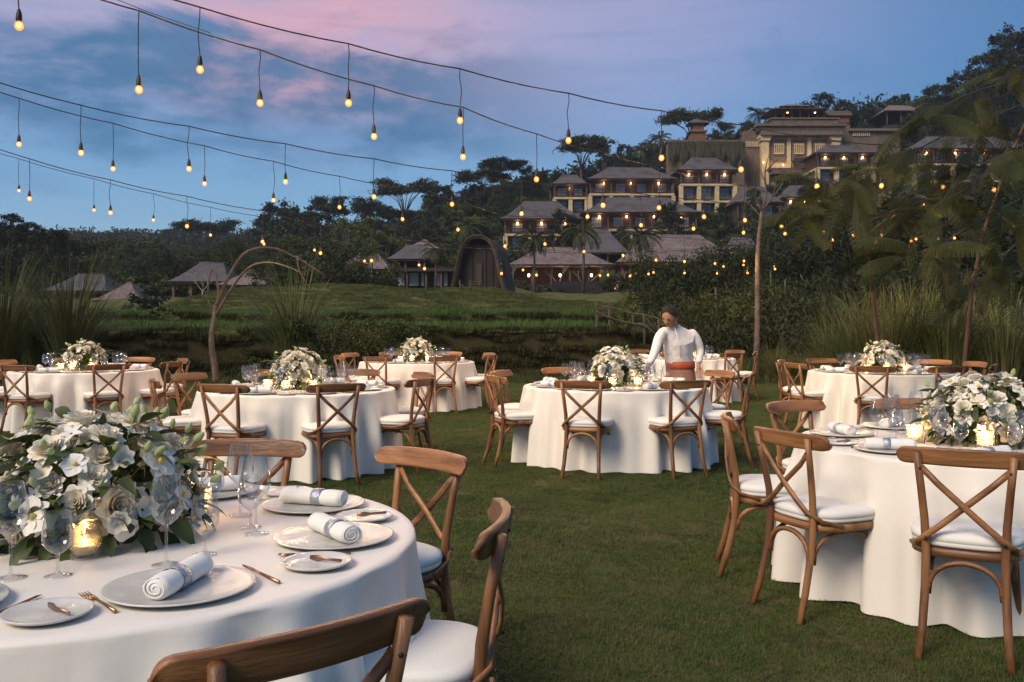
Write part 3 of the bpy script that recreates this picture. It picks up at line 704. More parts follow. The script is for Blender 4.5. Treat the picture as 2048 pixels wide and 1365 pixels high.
# ---------------------------------------------------------------- festoon lights
def fitline(a, b, c, d): return lambda t: (a + b * t, c + d * t)
STR = [  # each: fitted plan line and the drops (place along the line, photo column, photo row of cable, photo row of bulb)
    ((-2.539, 1.038, 7.594, .603), [(0, 400, 15, 138), (1, 697, 88, 205), (2, 920, 138, 240), (3, 1137, 187, 280), (4, 1323, 222, 315), (5, 1482, 250, 338), (6, 1634, 275, 372), (7, 1763, 290, 371), (8, 1886, 300, 373), (9, 1988, 307, 379)]),
    ((-3.011, .828, 7.365, .868), [(-1, 38, -60, 50), (0, 278, 22, 178), (1, 520, 100, 205), (2, 748, 172, 272), (3, 926, 215, 313), (4, 1073, 268, 358), (5, 1206, 305, 410), (6, 1318, 333, 415), (7, 1408, 355, 433), (8, 1490, 372, 440), (9, 1563, 388, 452), (10, 1664, 412, 480), (12, 1752, 428, 485), (14, 1832, 425, 478)]),
    ((-4.805, .989, 10.279, .68), [(0, 162, 211, 305), (1, 378, 253, 337), (2, 571, 288, 363), (3, 748, 318, 393), (4, 904, 342, 408), (5, 1043, 362, 427), (6, 1175, 374, 433), (7, 1282, 388, 450), (8, 1387, 398, 457), (9, 1487, 407, 465), (10, 1570, 412, 467), (11, 1648, 412, 465), (12, 1707, 418, 470), (13, 1763, 420, 470), (14, 1823, 432, 482), (15, 1877, 428, 477), (16, 1909, 428, 476)]),
    ((-6.088, .845, 11.382, .852), [(0, 38, 197, 288), (1, 226, 247, 337), (2, 409, 292, 367), (3, 547, 323, 400), (4, 679, 353, 414), (5, 805, 375, 438), (6, 916, 400, 459), (7, 1010, 432, 492), (8, 1090, 432, 488), (9, 1168, 452, 503), (10, 1246, 462, 511), (11, 1312, 472, 520), (12, 1369, 476, 523), (13, 1430, 480, 527), (14, 1488, 478, 522), (15, 1550, 494, 538)]),
    ((-6.851, .855, 13.079, .842), [(0, 59, 318, 397), (1, 221, 360, 425), (2, 374, 393, 452), (3, 525, 422, 483), (4, 641, 450, 506), (5, 743, 466, 521), (6, 849, 484, 537), (8, 1003, 498, 547), (9, 1073, 502, 550), (11, 1200, 505, 551), (12, 1260, 507, 552), (13, 1297, 504, 548), (14, 1369, 503, 546), (16, 1434, 505, 547), (17, 1495, 505, 546)]),
    ((-9.845, 1.072, 18.652, .54), [(0, 38, 318, 381), (1, 188, 358, 420), (2, 307, 388, 440), (3, 421, 415, 470), (4, 528, 434, 488), (5, 629, 450, 500), (6, 729, 472, 522), (7, 838, 482, 530), (9, 1046, 494, 540), (11, 1216, 506, 550), (13, 1307, 502, 545), (15, 1447, 492, 533), (16, 1487, 490, 530), (18, 1549, 494, 533)]),
]
sock_me = MB().lathe([(.006, .075), (.010, .072), (.018, .045), (.0215, .020), (.022, -.004), (.019, -.012), (.001, -.012)], 14).mesh('socket', M['black'])
fil_me = MB().ball((0, 0, -.038), .017, 10, 8, (1, 1, 1.15)).mesh('filament', M['bulb'])
bg_me = MB().lathe([(.016, -.012), (.023, -.022), (.0300, -.039), (.0290, -.054), (.019, -.069), (.005, -.0755), (.0005, -.076)], 16).mesh('glass_bulb', M['bulbglass'])
SN = ['highest', 'second highest', 'third', 'fourth', 'fifth', 'lowest']
cr_ = random.Random(31)
for si, (co, drops) in enumerate(STR):
    P = []
    for (t_, px, yc, yb) in drops:
        Yd = co[2] + co[3] * t_
        top = at(px, yc, Yd); bul = at(px + 0, yb, Yd); P.append(top)
        drop = top.z - bul.z
        b_ = thing('festoon_bulb', 'glowing bulb in a black socket hanging on the %s light string' % SN[si], 'bulb', (top.x, top.y, bul.z + .035), cr_.uniform(0, 6), 'bulbs on the %s light string' % SN[si])
        pl = bpy.data.lights.new('bulb_light', 'POINT'); pl.energy = 15.0; pl.color = (1.0, .60, .26); pl.shadow_soft_size = .03; ob('bulb_light', pl, b_, (0, 0, -.115))
        ob('socket', sock_me, b_); ob('filament', fil_me, b_); ob('glass_bulb', bg_me, b_)
        k = cr_.uniform(-.018, .018); k2 = cr_.uniform(-.02, .02); h_ = drop - .035
        MB().tube([(0, 0, .07), (k * .6, k2 * .3, .07 + (h_ - .07) * .2), (k, k2, .07 + (h_ - .07) * .45), (k * .2, -k2 * .4, .07 + (h_ - .07) * .8), (0, 0, h_)], .0045, 5).build('cord', M['black'], b_)
    d0 = P[0] - P[1]; d0.z = abs(d0.z) * .8 + .15
    d1 = (P[-1] - P[-2]); 
    pts = [P[0] + d0 * 2.6, P[0] + d0 * 1.0] + P
    end = P[-1] + Vector((d1.x, d1.y, 0)).normalized() * 2.5; end.z = P[-1].z + .35
    pts.append(end)
    sm_ = []
    for i in range(len(pts) - 1):
        for j in range(5):
            u = j / 5; q = pts[i].lerp(pts[i + 1], u); q.z -= .05 * (pts[i + 1] - pts[i]).length * u * (1 - u) * 1.4
            sm_.append(q)
    sm_.append(pts[-1])
    tag(MB().tube(sm_, .0065, 6).build('light_string_cable', M['black']), 'black cable of the %s light string' % SN[si], 'cable', 'cables of the festoon lights')
# thin straining wire that runs along the second string
P2 = [at(190, -18, 7.2), at(300, 26, 7.45), at(420, 66, 7.9)]
tag(MB().tube(P2, .003, 5).build('straining_wire', M['black']), 'thin straining wire above the second highest light string', 'wire')
# ---------------------------------------------------------------- waiter
def skin_mesh(name, verts, edges, radii, root, parent, mt, sub=2):
    me = bpy.data.meshes.new(name); me.from_pydata(verts, edges, []); me.materials.append(mt)
    o = ob(name, me, parent)
    md = o.modifiers.new('skin', 'SKIN'); md.use_smooth_shade = True; md.branch_smoothing = .6
    sv = me.skin_vertices[0].data
    for i, r_ in enumerate(radii): sv[i].radius = r_ if hasattr(r_, '__len__') else (r_, r_); sv[i].use_root = (i == root)
    sd_ = o.modifiers.new('sub', 'SUBSURF'); sd_.levels = sd_.render_levels = sub
    return o
Wm = dict(skin=mat('skin', (0.36, 0.19, 0.11), .55, bump=.05, nscale=20), hair=mat('black_hair', (0.008, .007, .008), .8, bump=.5, nscale=40, bscale=160),
          shirt=mat('white_shirt', (0.80, 0.77, 0.75), .8, bump=.9, nscale=6, bscale=11), sash=mat('orange_sash', (0.42, 0.085, 0.03), .6, bump=.2, nscale=12, bscale=60),
          sarong=mat('tan_sarong', (0.34, 0.18, 0.12), .8, (0.26, 0.13, 0.09), 14, (1, 1, 3)))
wy = 10.95; wx = (1352 - 1024) / F * wy
wt = thing('person', 'waiter in white shirt, orange sash and tan sarong leaning over a table', 'person', (wx, wy, 0), 0)
# joints in the waiter's frame: +X right in the picture, -Y towards the table
J = dict(pel=(.06, .05, .90), wst=(.055, .03, 1.02), chs=(.02, -.02, 1.22), nck=(-.04, -.08, 1.39), hed=(-.075, -.13, 1.47),
         shL=(-.165, -.07, 1.335), elL=(-.265, -.20, 1.10), wrL=(-.375, -.345, .915), haL=(-.41, -.39, .875),
         shR=(.185, .0, 1.33), elR=(.285, .03, 1.09), wrR=(.245, -.10, .905), haR=(.235, -.14, .85),
         hpL=(-.03, .05, .86), knL=(-.04, .02, .47), anL=(-.05, .06, .09), hpR=(.15, .06, .86), knR=(.17, .05, .47), anR=(.19, .11, .09))
names = list(J); ix = {k: i for i, k in enumerate(names)}
E_ = [('pel', 'wst'), ('wst', 'chs'), ('chs', 'nck'), ('nck', 'hed'), ('chs', 'shL'), ('shL', 'elL'), ('elL', 'wrL'), ('wrL', 'haL'), ('chs', 'shR'), ('shR', 'elR'), ('elR', 'wrR'), ('wrR', 'haR'),
      ('pel', 'hpL'), ('hpL', 'knL'), ('knL', 'anL'), ('pel', 'hpR'), ('hpR', 'knR'), ('knR', 'anR')]
RD = dict(pel=(.10, .07), wst=(.08, .055), chs=(.05, .035), nck=.048, hed=.05, shL=.018, elL=.024, wrL=.025, haL=(.036, .018), shR=.018, elR=.024, wrR=.025, haR=(.036, .018), hpL=.085, knL=.058, anL=.04, hpR=.085, knR=.058, anR=.04)
body = skin_mesh('body', [J[k] for k in names], [(ix[a], ix[b_]) for a, b_ in E_], [RD[k] for k in names], 0, wt, Wm['skin'])
# head with face, turned down and to the picture's left
hd = MB(); V = []; n, mm = 28, 20
for i in range(mm + 1):
    a = math.pi * i / mm
    for k in range(n):
        b_ = 2 * math.pi * k / n
        x, y, z = math.sin(a) * math.sin(b_), -math.sin(a) * math.cos(b_), math.cos(a)      # face towards -Y
        px_, py_, pz_ = x * .076, y * .095, z * .118
        if z < 0: px_ *= 1 - .30 * z * z; py_ *= 1 - .12 * z * z
        f_ = max(0, -y)
        py_ -= .020 * math.exp(-((x / .17) ** 2 + ((z + .12) / .16) ** 2)) * f_          # nose
        py_ -= .007 * math.exp(-((x / .35) ** 2 + ((z + .50) / .10) ** 2)) * f_          # lips
        py_ += .009 * (math.exp(-(((x - .36) / .17) ** 2 + ((z - .06) / .12) ** 2)) + math.exp(-(((x + .36) / .17) ** 2 + ((z - .06) / .12) ** 2))) * f_   # eye sockets
        py_ -= .006 * math.exp(-((x / .3) ** 2 + ((z + .85) / .14) ** 2)) * f_           # chin
        V.append((px_, py_, pz_))
hd.add(V, [(i * n + k, i * n + (k + 1) % n, (i + 1) * n + (k + 1) % n, (i + 1) * n + k) for i in range(mm) for k in range(n)])
for s in (-1, 1): hd.ball((s * .078, .008, -.004), .026, 8, 6, (.35, .7, 1.15))
hrot = (R(31), R(10), R(-38))
ho = hd.build('head', Wm['skin'], wt); ho.location = (-.095, -.155, 1.478); ho.rotation_euler = hrot; ho.scale = (1.12, 1.12, 1.08)
hr = MB(); V = []
for i in range(11):
    a = R(4 + 84 * i / 10)
    for k in range(n):
        b_ = 2 * math.pi * k / n; fr = max(0, math.cos(b_)); lim = a * (1 - .56 * fr) * (1 + .22 * max(0, -math.cos(b_)))
        j_ = 1 + .03 * math.sin(7 * b_ + i)
        V.append((math.sin(lim) * math.sin(b_) * .089 * j_, -math.sin(lim) * math.cos(b_) * .108 * j_, math.cos(lim) * .142 * j_))
hr.add(V, [(i * n + k, i * n + (k + 1) % n, (i + 1) * n + (k + 1) % n, (i + 1) * n + k) for i in range(10) for k in range(n)] + [tuple(range(n))])
hr.build('hair', Wm['hair'], ho)
fc = MB()
for s in (-1, 1):
    fc.ball((s * .028, -.081, .007), .0085, 8, 5, (1.3, .6, .7)); fc.tube([(s * .045, -.078, .022), (s * .028, -.088, .027), (s * .014, -.088, .024)], .003, 5)
fc.tube([(-.02, -.092, -.060), (0, -.097, -.058), (.02, -.092, -.060)], .0028, 5)
fc.build('facial_features', Wm['hair'], ho)
# hands with fingers
for side, (w0, h0) in (('L', (J['wrL'], J['haL'])), ('R', (J['wrR'], J['haR']))):
    w0, h0 = Vector(w0), Vector(h0); d = (h0 - w0).normalized(); sx = d.cross(Vector((0, 0, 1))).normalized(); dn = Vector((0, 0, -1))
    vs_, es_, rd_ = [tuple(w0)], [], [.024]
    vs_.append(tuple(w0 + d * .05)); es_.append((0, 1)); rd_.append((.036, .017))
    vs_.append(tuple(w0 + d * .085)); es_.append((1, 2)); rd_.append((.038, .015))
    for q in range(4):
        o_ = sx * (-.027 + .018 * q); L_ = (.062, .072, .068, .054)[q]; b0 = w0 + d * .088 + o_
        i0 = len(vs_); vs_ += [tuple(b0), tuple(b0 + d * L_ * .5 + dn * .006), tuple(b0 + d * L_ * .85 + dn * .028)]
        es_ += [(2, i0), (i0, i0 + 1), (i0 + 1, i0 + 2)]; rd_ += [.0088, .0082, .007]
    i0 = len(vs_); b0 = w0 + d * .03 - sx * .03; vs_ += [tuple(b0), tuple(b0 + d * .035 - sx * .02 + dn * .01), tuple(b0 + d * .06 - sx * .022 + dn * .025)]
    es_ += [(1, i0), (i0, i0 + 1), (i0 + 1, i0 + 2)]; rd_ += [.011, .010, .008]
    skin_mesh('hand', vs_, es_, rd_, 0, wt, Wm['skin'])
# shirt: torso and sleeves as one loose garment
SJ = dict(hem=(.06, .04, .915), wst=(.06, .03, 1.02), chs=(.02, -.02, 1.20), col=(-.032, -.065, 1.365), shL=(-.165, -.065, 1.315), mL=(-.235, -.145, 1.20), elL=(-.275, -.21, 1.09), wrL=(-.370, -.335, .925), shR=(.19, .0, 1.310), mR=(.25, .015, 1.20), elR=(.29, .03, 1.085), wrR=(.25, -.085, .925))
sn_ = list(SJ); sx_ = {k: i for i, k in enumerate(sn_)}
SE = [('hem', 'wst'), ('wst', 'chs'), ('chs', 'col'), ('chs', 'shL'), ('shL', 'mL'), ('mL', 'elL'), ('elL', 'wrL'), ('chs', 'shR'), ('shR', 'mR'), ('mR', 'elR'), ('elR', 'wrR')]
SR = dict(hem=(.195, .15), wst=(.20, .15), chs=(.205, .15), col=(.075, .072), shL=.075, mL=.062, elL=.055, wrL=.042, shR=.077, mR=.064, elR=.055, wrR=.042)
skin_mesh('shirt', [SJ[k] for k in sn_], [(sx_[a], sx_[b_]) for a, b_ in SE], [SR[k] for k in sn_], 1, wt, Wm['shirt'])
def ell(name, prof, mt, c_):
    mb = MB(); n_ = 36; V_ = []
    for (rx, ry, z, fold) in prof:
        for k in range(n_):
            a = 2 * math.pi * k / n_; f_ = 1 + fold * math.sin(7 * a + z * 9)
            V_.append((c_[0] + rx * f_ * math.cos(a), c_[1] + ry * f_ * math.sin(a), z))
    m2 = len(prof)
    return mb.add(V_, [(i * n_ + k, i * n_ + (k + 1) % n_, (i + 1) * n_ + (k + 1) % n_, (i + 1) * n_ + k) for i in range(m2 - 1) for k in range(n_)]).build(name, mt, wt)
ell('sash', [(.150, .115, .960, 0), (.166, .130, .952, .01), (.170, .134, .91, .012), (.172, .136, .872, .01), (.160, .124, .862, 0)], Wm['sash'], (.062, .04))
ell('sarong', [(.155, .120, .885, 0), (.176, .145, .80, .01), (.182, .155, .65, .02), (.180, .155, .45, .03), (.185, .165, .25, .04), (.19, .17, .12, .045)], Wm['sarong'], (.065, .045))
for s_ in ('L', 'R'):
    a_ = Vector(J['an' + s_]); MB().ball((a_.x, a_.y - .06, .045), .05, 12, 8, (.9, 2.5, .85)).build('shoe', M['black'], wt)
pk_ = MB()
pk_.tube([(-.045, -.150, 1.36), (-.015, -.182, 1.25), (.01, -.170, 1.13), (.035, -.125, 1.0)], .005, 5)
pk_.build('shirt_placket', Wm['shirt'], wt)
# ---------------------------------------------------------------- buildings on the slope
def tile_mat(name, a, b_, mortar, bw, rh):
    m = bpy.data.materials.new(name); m.use_nodes = True; t = NT(m.node_tree); p = m.node_tree.nodes['Principled BSDF']; p.inputs['Roughness'].default_value = .9
    tcn = t.n('ShaderNodeTexCoord').outputs['Object']; sp = t.n('ShaderNodeSeparateXYZ'); t.put(sp.inputs[0], tcn)
    cx = t.n('ShaderNodeCombineXYZ'); t.put(cx.inputs[0], t.m('ADD', sp.outputs[0], sp.outputs[1])); t.put(cx.inputs[1], t.m('MULTIPLY', sp.outputs[2], 1.6))
    br = t.n('ShaderNodeTexBrick'); t.put(br.inputs['Vector'], cx.outputs[0]); br.inputs['Scale'].default_value = 1.0
    br.inputs['Color1'].default_value = (*a, 1); br.inputs['Color2'].default_value = (*b_, 1); br.inputs['Mortar'].default_value = (*mortar, 1)
    br.inputs['Mortar Size'].default_value = .03; br.inputs['Brick Width'].default_value = bw; br.inputs['Row Height'].default_value = rh
    c = t.mix(t.ss(.4, .7, t.noise(tcn, .5, 5)), br.outputs[0], t.mix(1.0, br.outputs[0], (.62, .62, .64, 1), 'MULTIPLY'))
    t.put(p.inputs['Base Color'], c)
    return m
Bm = dict(roof=tile_mat('dark_shingle', (.112, .103, .104), (.090, .085, .088), (.055, .05, .05), .5, .28), tile=tile_mat('pale_roof_tile', (.24, .185, .165), (.17, .135, .125), (.07, .05, .045), .55, .35),
          wood=mat('dark_red_timber', (.060, .028, .020), .7, (.035, .017, .013), 3, (1, 1, .2)), post=mat('brown_timber_post', (.10, .055, .038), .7),
          cream=mat('cream_stone', (.60, .47, .28), .85, (.48, .37, .21), 1.2), stone=mat('brown_stone', (.16, .118, .085), .9, (.115, .085, .062), .8), carve=mat('carved_stone', (.20, .15, .11), .9, (.10, .075, .055), 4),
          pane=mat('window_pane', (.34, .38, .40), .10, (.16, .17, .18), .35, spec=.9, rnd=.4), frame=mat('window_frame', (.035, .022, .018), .6), lit=emat('lit_lantern', (1, .55, .2), 9), lit2=emat('lit_room', (1, .48, .16), .9),  # pane: pale sky reflection put into the blue-grey base colour
          thatch=mat('alang_thatch', (.080, .056, .042), .95, (.045, .032, .025), 5, (1, 1, 1), .8, 14), white=mat('white_curtain', (.45, .47, .5), .9), brick=mat('red_brick', (.22, .085, .05), .9, (.15, .06, .04), 2),
          barn=mat('shade_dark_boards', (.011, .006, .005), .8, (.020, .010, .008), 4, (6, 1, .2)), lowwall=mat('dark_garden_wall', (.030, .024, .022), .8))  # barn: interior shade of the gable put into the near-black board colour
BUILT = []       # (x0, x1, y0, y1) footprints and picture boxes, used to keep trees clear
def hip_mesh(x0, x1, y0, y1, ze, zr, n=14, ridge=None, name='roof', mt=None, power=1.22):
    mb = MB(); w_, d = x1 - x0, y1 - y0; cx, cy_ = (x0 + x1) / 2, (y0 + y1) / 2
    rl = max(.42 * w_, w_ - d * .85) if ridge is None else ridge
    V = []
    for i in range(n + 1):
        t = i / n; z = ze + (zr - ze) * t ** power
        hx, hy = (w_ * (1 - t) + rl * t) / 2, (d * (1 - t) + .3 * t) / 2
        for k, dz in ((1.0, 0.0), (1 - .012, (zr - ze) * .018)):
            V += [(cx - hx * k, cy_ - hy * k, z + dz), (cx + hx * k, cy_ - hy * k, z + dz), (cx + hx * k, cy_ + hy * k, z + dz), (cx - hx * k, cy_ + hy * k, z + dz)]
    m_ = len(V) // 4
    Fc = [(i * 4 + k, i * 4 + (k + 1) % 4, (i + 1) * 4 + (k + 1) % 4, (i + 1) * 4 + k) for i in range(m_ - 1) for k in range(4)] + [(3, 2, 1, 0), tuple(range(m_ * 4 - 4, m_ * 4))]
    mb.add(V, Fc)
    return mb.mesh(name, mt, False)
def ridge_caps(x0, x1, y0, y1, ze, zr, root, mt):
    w_, d = x1 - x0, y1 - y0; rl = max(.42 * w_, w_ - d * .85); cx, cy_ = (x0 + x1) / 2, (y0 + y1) / 2
    MB().tube([(cx - rl / 2, cy_, zr + .05), (cx + rl / 2, cy_, zr + .05)], .13, 6).build('ridge_cap', mt, root)
def window(root, cx, y, z0, z1, w_, nx=3, nz=2):
    fr = MB(); t_ = .07
    fr.b2(cx - w_ / 2 - t_, cx + w_ / 2 + t_, y - .08, y, z0 - t_, z0); fr.b2(cx - w_ / 2 - t_, cx + w_ / 2 + t_, y - .08, y, z1, z1 + t_)
    fr.b2(cx - w_ / 2 - t_, cx - w_ / 2, y - .08, y, z0, z1); fr.b2(cx + w_ / 2, cx + w_ / 2 + t_, y - .08, y, z0, z1)
    for i in range(1, nx): x = cx - w_ / 2 + w_ * i / nx; fr.b2(x - .03, x + .03, y - .07, y - .01, z0, z1)
    for i in range(1, nz): z = z0 + (z1 - z0) * i / nz; fr.b2(cx - w_ / 2, cx + w_ / 2, y - .065, y - .012, z - .03, z + .03)
    o = fr.build('window', Bm['frame'], root, False)
    MB().b2(cx - w_ / 2, cx + w_ / 2, y - .035, y - .02, z0, z1).build('pane', Bm['pane'], o, False)
def pavilion(name, label, px0, px1, ye, yr, Yf, dep, floors, roofm='roof', posts=5, group='resort buildings on the hillside', ridge=None, win=None, glow=0, cat='building'):
    s = Yf / F
    x0, x1 = (px0 - 1024) * s, (px1 - 1024) * s; ze = CH - (ye - YH) * s; zr = CH - (yr - YH) * s
    gz = min(Hs((x0 + x1) / 2, Yf + 1), Hs(x0, Yf), Hs(x1, Yf)) - .8
    root = thing(name, label, cat, ((x0 + x1) / 2, Yf, gz), 0, group)
    ox, oy, oz = (x0 + x1) / 2, Yf, gz
    def P(mb, nme, mt, par=None, smooth=False):
        mb.v = [(a - ox, b_ - oy, c - oz) for a, b_, c in mb.v]; return mb.build(nme, mt, par or root, smooth)
    me = hip_mesh(x0 - ox, x1 - ox, 0, dep, ze - oz, zr - oz, 16 if roofm == 'tile' else 10, ridge, 'roof', Bm[roofm])
    rf = ob('roof', me, root)
    if ridge is None: ridge_caps(x0 - ox, x1 - ox, 0, dep, ze - oz, zr - oz, rf, Bm[roofm])
    P(MB().b2(x0 + .15, x1 - .15, Yf + .15, Yf + dep - .15, ze - .22, ze - .01), 'fascia', Bm['wood'])
    ins = min(1.0, (x1 - x0) * .08); a, b_ = x0 + ins, x1 - ins; yf = Yf + ins; z = ze - .22; yb = Yf + dep - ins
    n = posts
    for fi, (kind, h) in enumerate(floors):
        z1, z0 = z, z - h
        rec = yf + 1.6
        if kind == 'timber':
            P(MB().b2(a + .2, b_ - .2, rec, yb, z0, z1), 'wall', Bm['wood'])
            for i in range(n):
                x = a + (b_ - a) * i / (n - 1); P(MB().b2(x - .13, x + .13, yf, yf + .26, z0, z1), 'post', Bm['post'])
            rl = MB(); rl.b2(a, b_, yf + .08, yf + .16, z0 + .95, z0 + 1.03); rl.b2(a, b_, yf + .08, yf + .16, z0 + .12, z0 + .18)
            nb = int((b_ - a) / .3)
            for i in range(nb): x = a + (b_ - a) * (i + .5) / nb; rl.b2(x - .03, x + .03, yf + .10, yf + .14, z0 + .18, z0 + .95)
            P(rl, 'railing', Bm['wood'])
        elif kind == 'cream':
            P(MB().b2(a - .2, b_ + .2, yf - .15, yb, z1 - .42, z1 - .002), 'balcony_slab', Bm['cream'])
            P(MB().b2(a + .3, b_ - .3, rec + .3, yb - .1, z0, z1 - .42), 'wall', Bm['stone'])
            for i in range(n):
                x = a + (b_ - a) * i / (n - 1); P(MB().b2(x - .42, x + .42, yf - .05, yf + .8, z0, z1 - .422), 'column', Bm['cream'])
        elif kind == 'open':
            P(MB().b2(a + .4, b_ - .4, yb - 1.2, yb, z0, z1), 'wall', Bm['wood'])
            for i in range(n):
                x = a + (b_ - a) * i / (n - 1); P(MB().b2(x - .12, x + .12, yf, yf + .24, z0, z1), 'post', Bm['post'])
        if kind in ('timber', 'cream'):
            nw = win or (n - 1)
            for i in range(nw):
                cx = a + (b_ - a) * (i + .5) / nw; ww = min(1.9, (b_ - a) / nw * .5)
                yw = (rec if kind == 'timber' else rec + .3) - .004
                window(root, cx - ox, yw - oy, z0 + .55 - oz, z0 + h * .80 - oz, ww, 4 if ww > 1.2 else 3, 3)
        z = z0
    if z > gz: P(MB().b2(a, b_, yf + .3, yb, gz - 1.5, z - .003), 'plinth', Bm['stone' if 'cream' in [f[0] for f in floors] else 'lowwall'])
    BUILT.append((px0, px1, yr, ye + (CH - (z - CH)) * 0 + (ye - yr) * .3 + sum(f[1] for f in floors) / s * 1.0, Yf, x0, x1, dep))
    for i in range(glow):
        pl = bpy.data.lights.new('room_lamp', 'POINT'); pl.energy = 220 if floors[0][0] == 'open' else 38; pl.color = (1, .5, .2); pl.shadow_soft_size = .15
        xx = a + (b_ - a) * (i + .5) / glow - ox; zz = ze - oz - (1.5 if floors[0][0] == 'open' else .75)
        ln = MB().lathe([(.02, .3), (.14, .26), (.17, .05), (.12, -.12), (.02, -.16)], 10, (xx, 2.4, zz)).build('lantern', Bm['lit'], root)
        ob('lamp_light', pl, ln, (xx, 2.0, zz - .1))
    return root
T_, C_, O_ = 'timber', 'cream', 'open'
pavilion('restaurant_pavilion', 'long low restaurant pavilion with pale tiled roof next to the rice barn', 1012, 1232, 529, 490, 130, 12, [(O_, 4.0)], 'tile', 6, glow=3)
pavilion('restaurant_pavilion', 'largest pale-tiled restaurant pavilion behind the slender trunk', 1232, 1500, 524, 462, 132, 15, [(O_, 4.4)], 'tile', 7, glow=4)
pavilion('pavilion', 'small grey gable roof rising behind the low restaurant pavilion', 1135, 1262, 505, 452, 150, 14, [(O_, 3.0)], 'roof', 4)
pavilion('pavilion', 'grey-roofed pavilion at the right end of the restaurants', 1455, 1545, 508, 470, 150, 12, [(O_, 3.0)], 'roof', 3)
pavilion('hotel_wing', 'two-storey hotel wing with dark roof above the rice barn', 1000, 1168, 437, 396, 175, 12, [(T_, 2.6), (C_, 3.2)], 'roof', 4, win=3, glow=3)
pavilion('hotel_wing', 'broad dark-roofed hotel wing in the middle of the slope', 1163, 1405, 424, 387, 178, 13, [(T_, 3.0), (C_, 3.2)], 'roof', 6, win=5, glow=4)
pavilion('hotel_wing', 'small dark-roofed hotel wing at the end of the upper row', 1103, 1180, 367, 344, 200, 10, [(T_, 2.7), (C_, 3.4)], 'roof', 3, win=2, glow=1)
pavilion('hotel_wing', 'wide upper hotel wing with cream columns under a dark roof', 1172, 1358, 357, 327, 198, 12, [(T_, 2.9), (C_, 3.6)], 'roof', 5, win=4, glow=3)
pavilion('hotel_wing', 'three-storey hotel wing with tall cream columns beside the stone tower', 1355, 1482, 339, 307, 196, 12, [(T_, 2.7), (C_, 3.6), (C_, 3.2)], 'roof', 4, win=3, glow=3)
pavilion('hotel_wing', 'dark hipped roof wing in front of the stone tower', 1470, 1570, 404, 366, 185, 12, [(T_, 3.0)], 'roof', 3, win=2, glow=1)
pavilion('hotel_wing', 'grey-roofed wing below the stone tower', 1566, 1668, 394, 364, 190, 12, [(T_, 3.0), (C_, 3.0)], 'roof', 4, win=3, glow=3)
pavilion('hotel_wing', 'grey-roofed wing against the right side of the stone tower', 1630, 1762, 305, 281, 200, 12, [(T_, 2.8), (C_, 3.4)], 'roof', 4, win=3, glow=3)
pavilion('hotel_wing', 'long hotel wing half hidden by the feathery branches', 1825, 2075, 296, 262, 200, 14, [(T_, 3.0), (C_, 3.6), (C_, 3.0)], 'roof', 7, win=6, glow=4)
pavilion('hotel_wing', 'small grey roof lower among the feathery branches', 1745, 1890, 400, 376, 178, 12, [(T_, 3.0), (C_, 3.0)], 'roof', 4, win=3, glow=3)
pavilion('hilltop_pavilion', 'pale hipped roof on the skyline beneath the tall dark trees', 1770, 1868, 221, 200, 240, 14, [(O_, 3.2)], 'tile', 4)
gv = 'villas in the valley garden'
pavilion('villa', 'grey hipped villa roof behind the pampas clumps', 74, 212, 582, 546, 105, 10, [(O_, 2.6)], 'roof', 4, gv)
pavilion('villa_pavilion', 'pale tiled pyramid roof beside the pampas clumps', 180, 281, 601, 562, 92, 7, [(O_, 2.4)], 'tile', 3, gv, .3)
pavilion('villa', 'dark villa with grey hipped roof behind the arching bare tree', 333, 458, 563, 522, 96, 9, [(O_, 2.8)], 'roof', 4, gv)
pavilion('villa_pavilion', 'pale tiled pyramid roof under the arching branches', 428, 541, 570, 536, 90, 7, [(O_, 2.4)], 'tile', 3, gv, .3)
pavilion('villa', 'grey villa roof half hidden by fern shrubs', 560, 652, 537, 498, 100, 9, [(O_, 3.0)], 'roof', 4, gv)
pavilion('villa_pavilion', 'pale tiled villa roof between fern shrubs and palms', 668, 782, 538, 504, 104, 8, [(O_, 2.6)], 'tile', 4, gv)
pavilion('villa', 'bluish grey villa roof beside the rice barn', 770, 880, 518, 486, 112, 10, [(O_, 3.2)], 'roof', 4, gv)
pavilion('villa_pavilion', 'pale pyramid roof just left behind the bluish villa roof', 805, 882, 497, 474, 122, 8, [(O_, 2.4)], 'tile', 3, gv, .3)
# low flat-roofed pool villas with white curtains
def pb(mb, px0, px1, py0, py1, Y, d):
    s = Y / F; return mb.b2((px0 - 1024) * s, (px1 - 1024) * s, Y, Y + d, CH - (py1 - YH) * s, CH - (py0 - YH) * s)
def local(root_name, label, cat, px, Y, group=None):
    p = at(px, YH, Y); p.z = Hs(p.x, p.y)
    root = thing(root_name, label, cat, p, 0, group)
    def P(nme, mt, boxes, par=None, Y=Y, d=1.0):
        mb = MB()
        for (a, b_, c, e, *r) in boxes: pb(mb, a, b_, c, e, r[0] if r else Y, r[1] if len(r) > 1 else d)
        mb.v = [(x - p.x, y - p.y, z - p.z) for x, y, z in mb.v]
        return mb.build(nme, mt, par or root, False)
    return root, P, p
rt, P, _ = local('pool_villa', 'low dark flat-roofed villa with white curtains beside the rice barn', 'building', 840, 100, gv)
P('roof', Bm['lowwall'], [(782, 915, 536, 543)], d=7); P('wall', Bm['wood'], [(786, 912, 543, 600)], Y=102, d=4)
for a, b_ in ((797, 809), (819, 837), (842, 848), (868, 879), (888, 895)): P('curtain', Bm['white'], [(a, b_, 546, 572)], Y=101.6, d=.2)
for a in (783, 812, 850, 880, 908): P('post', Bm['post'], [(a, a + 4, 543, 600)], Y=100.3, d=.25)
BUILT.append((782, 915, 536, 580, 100, -13, -6, 7))
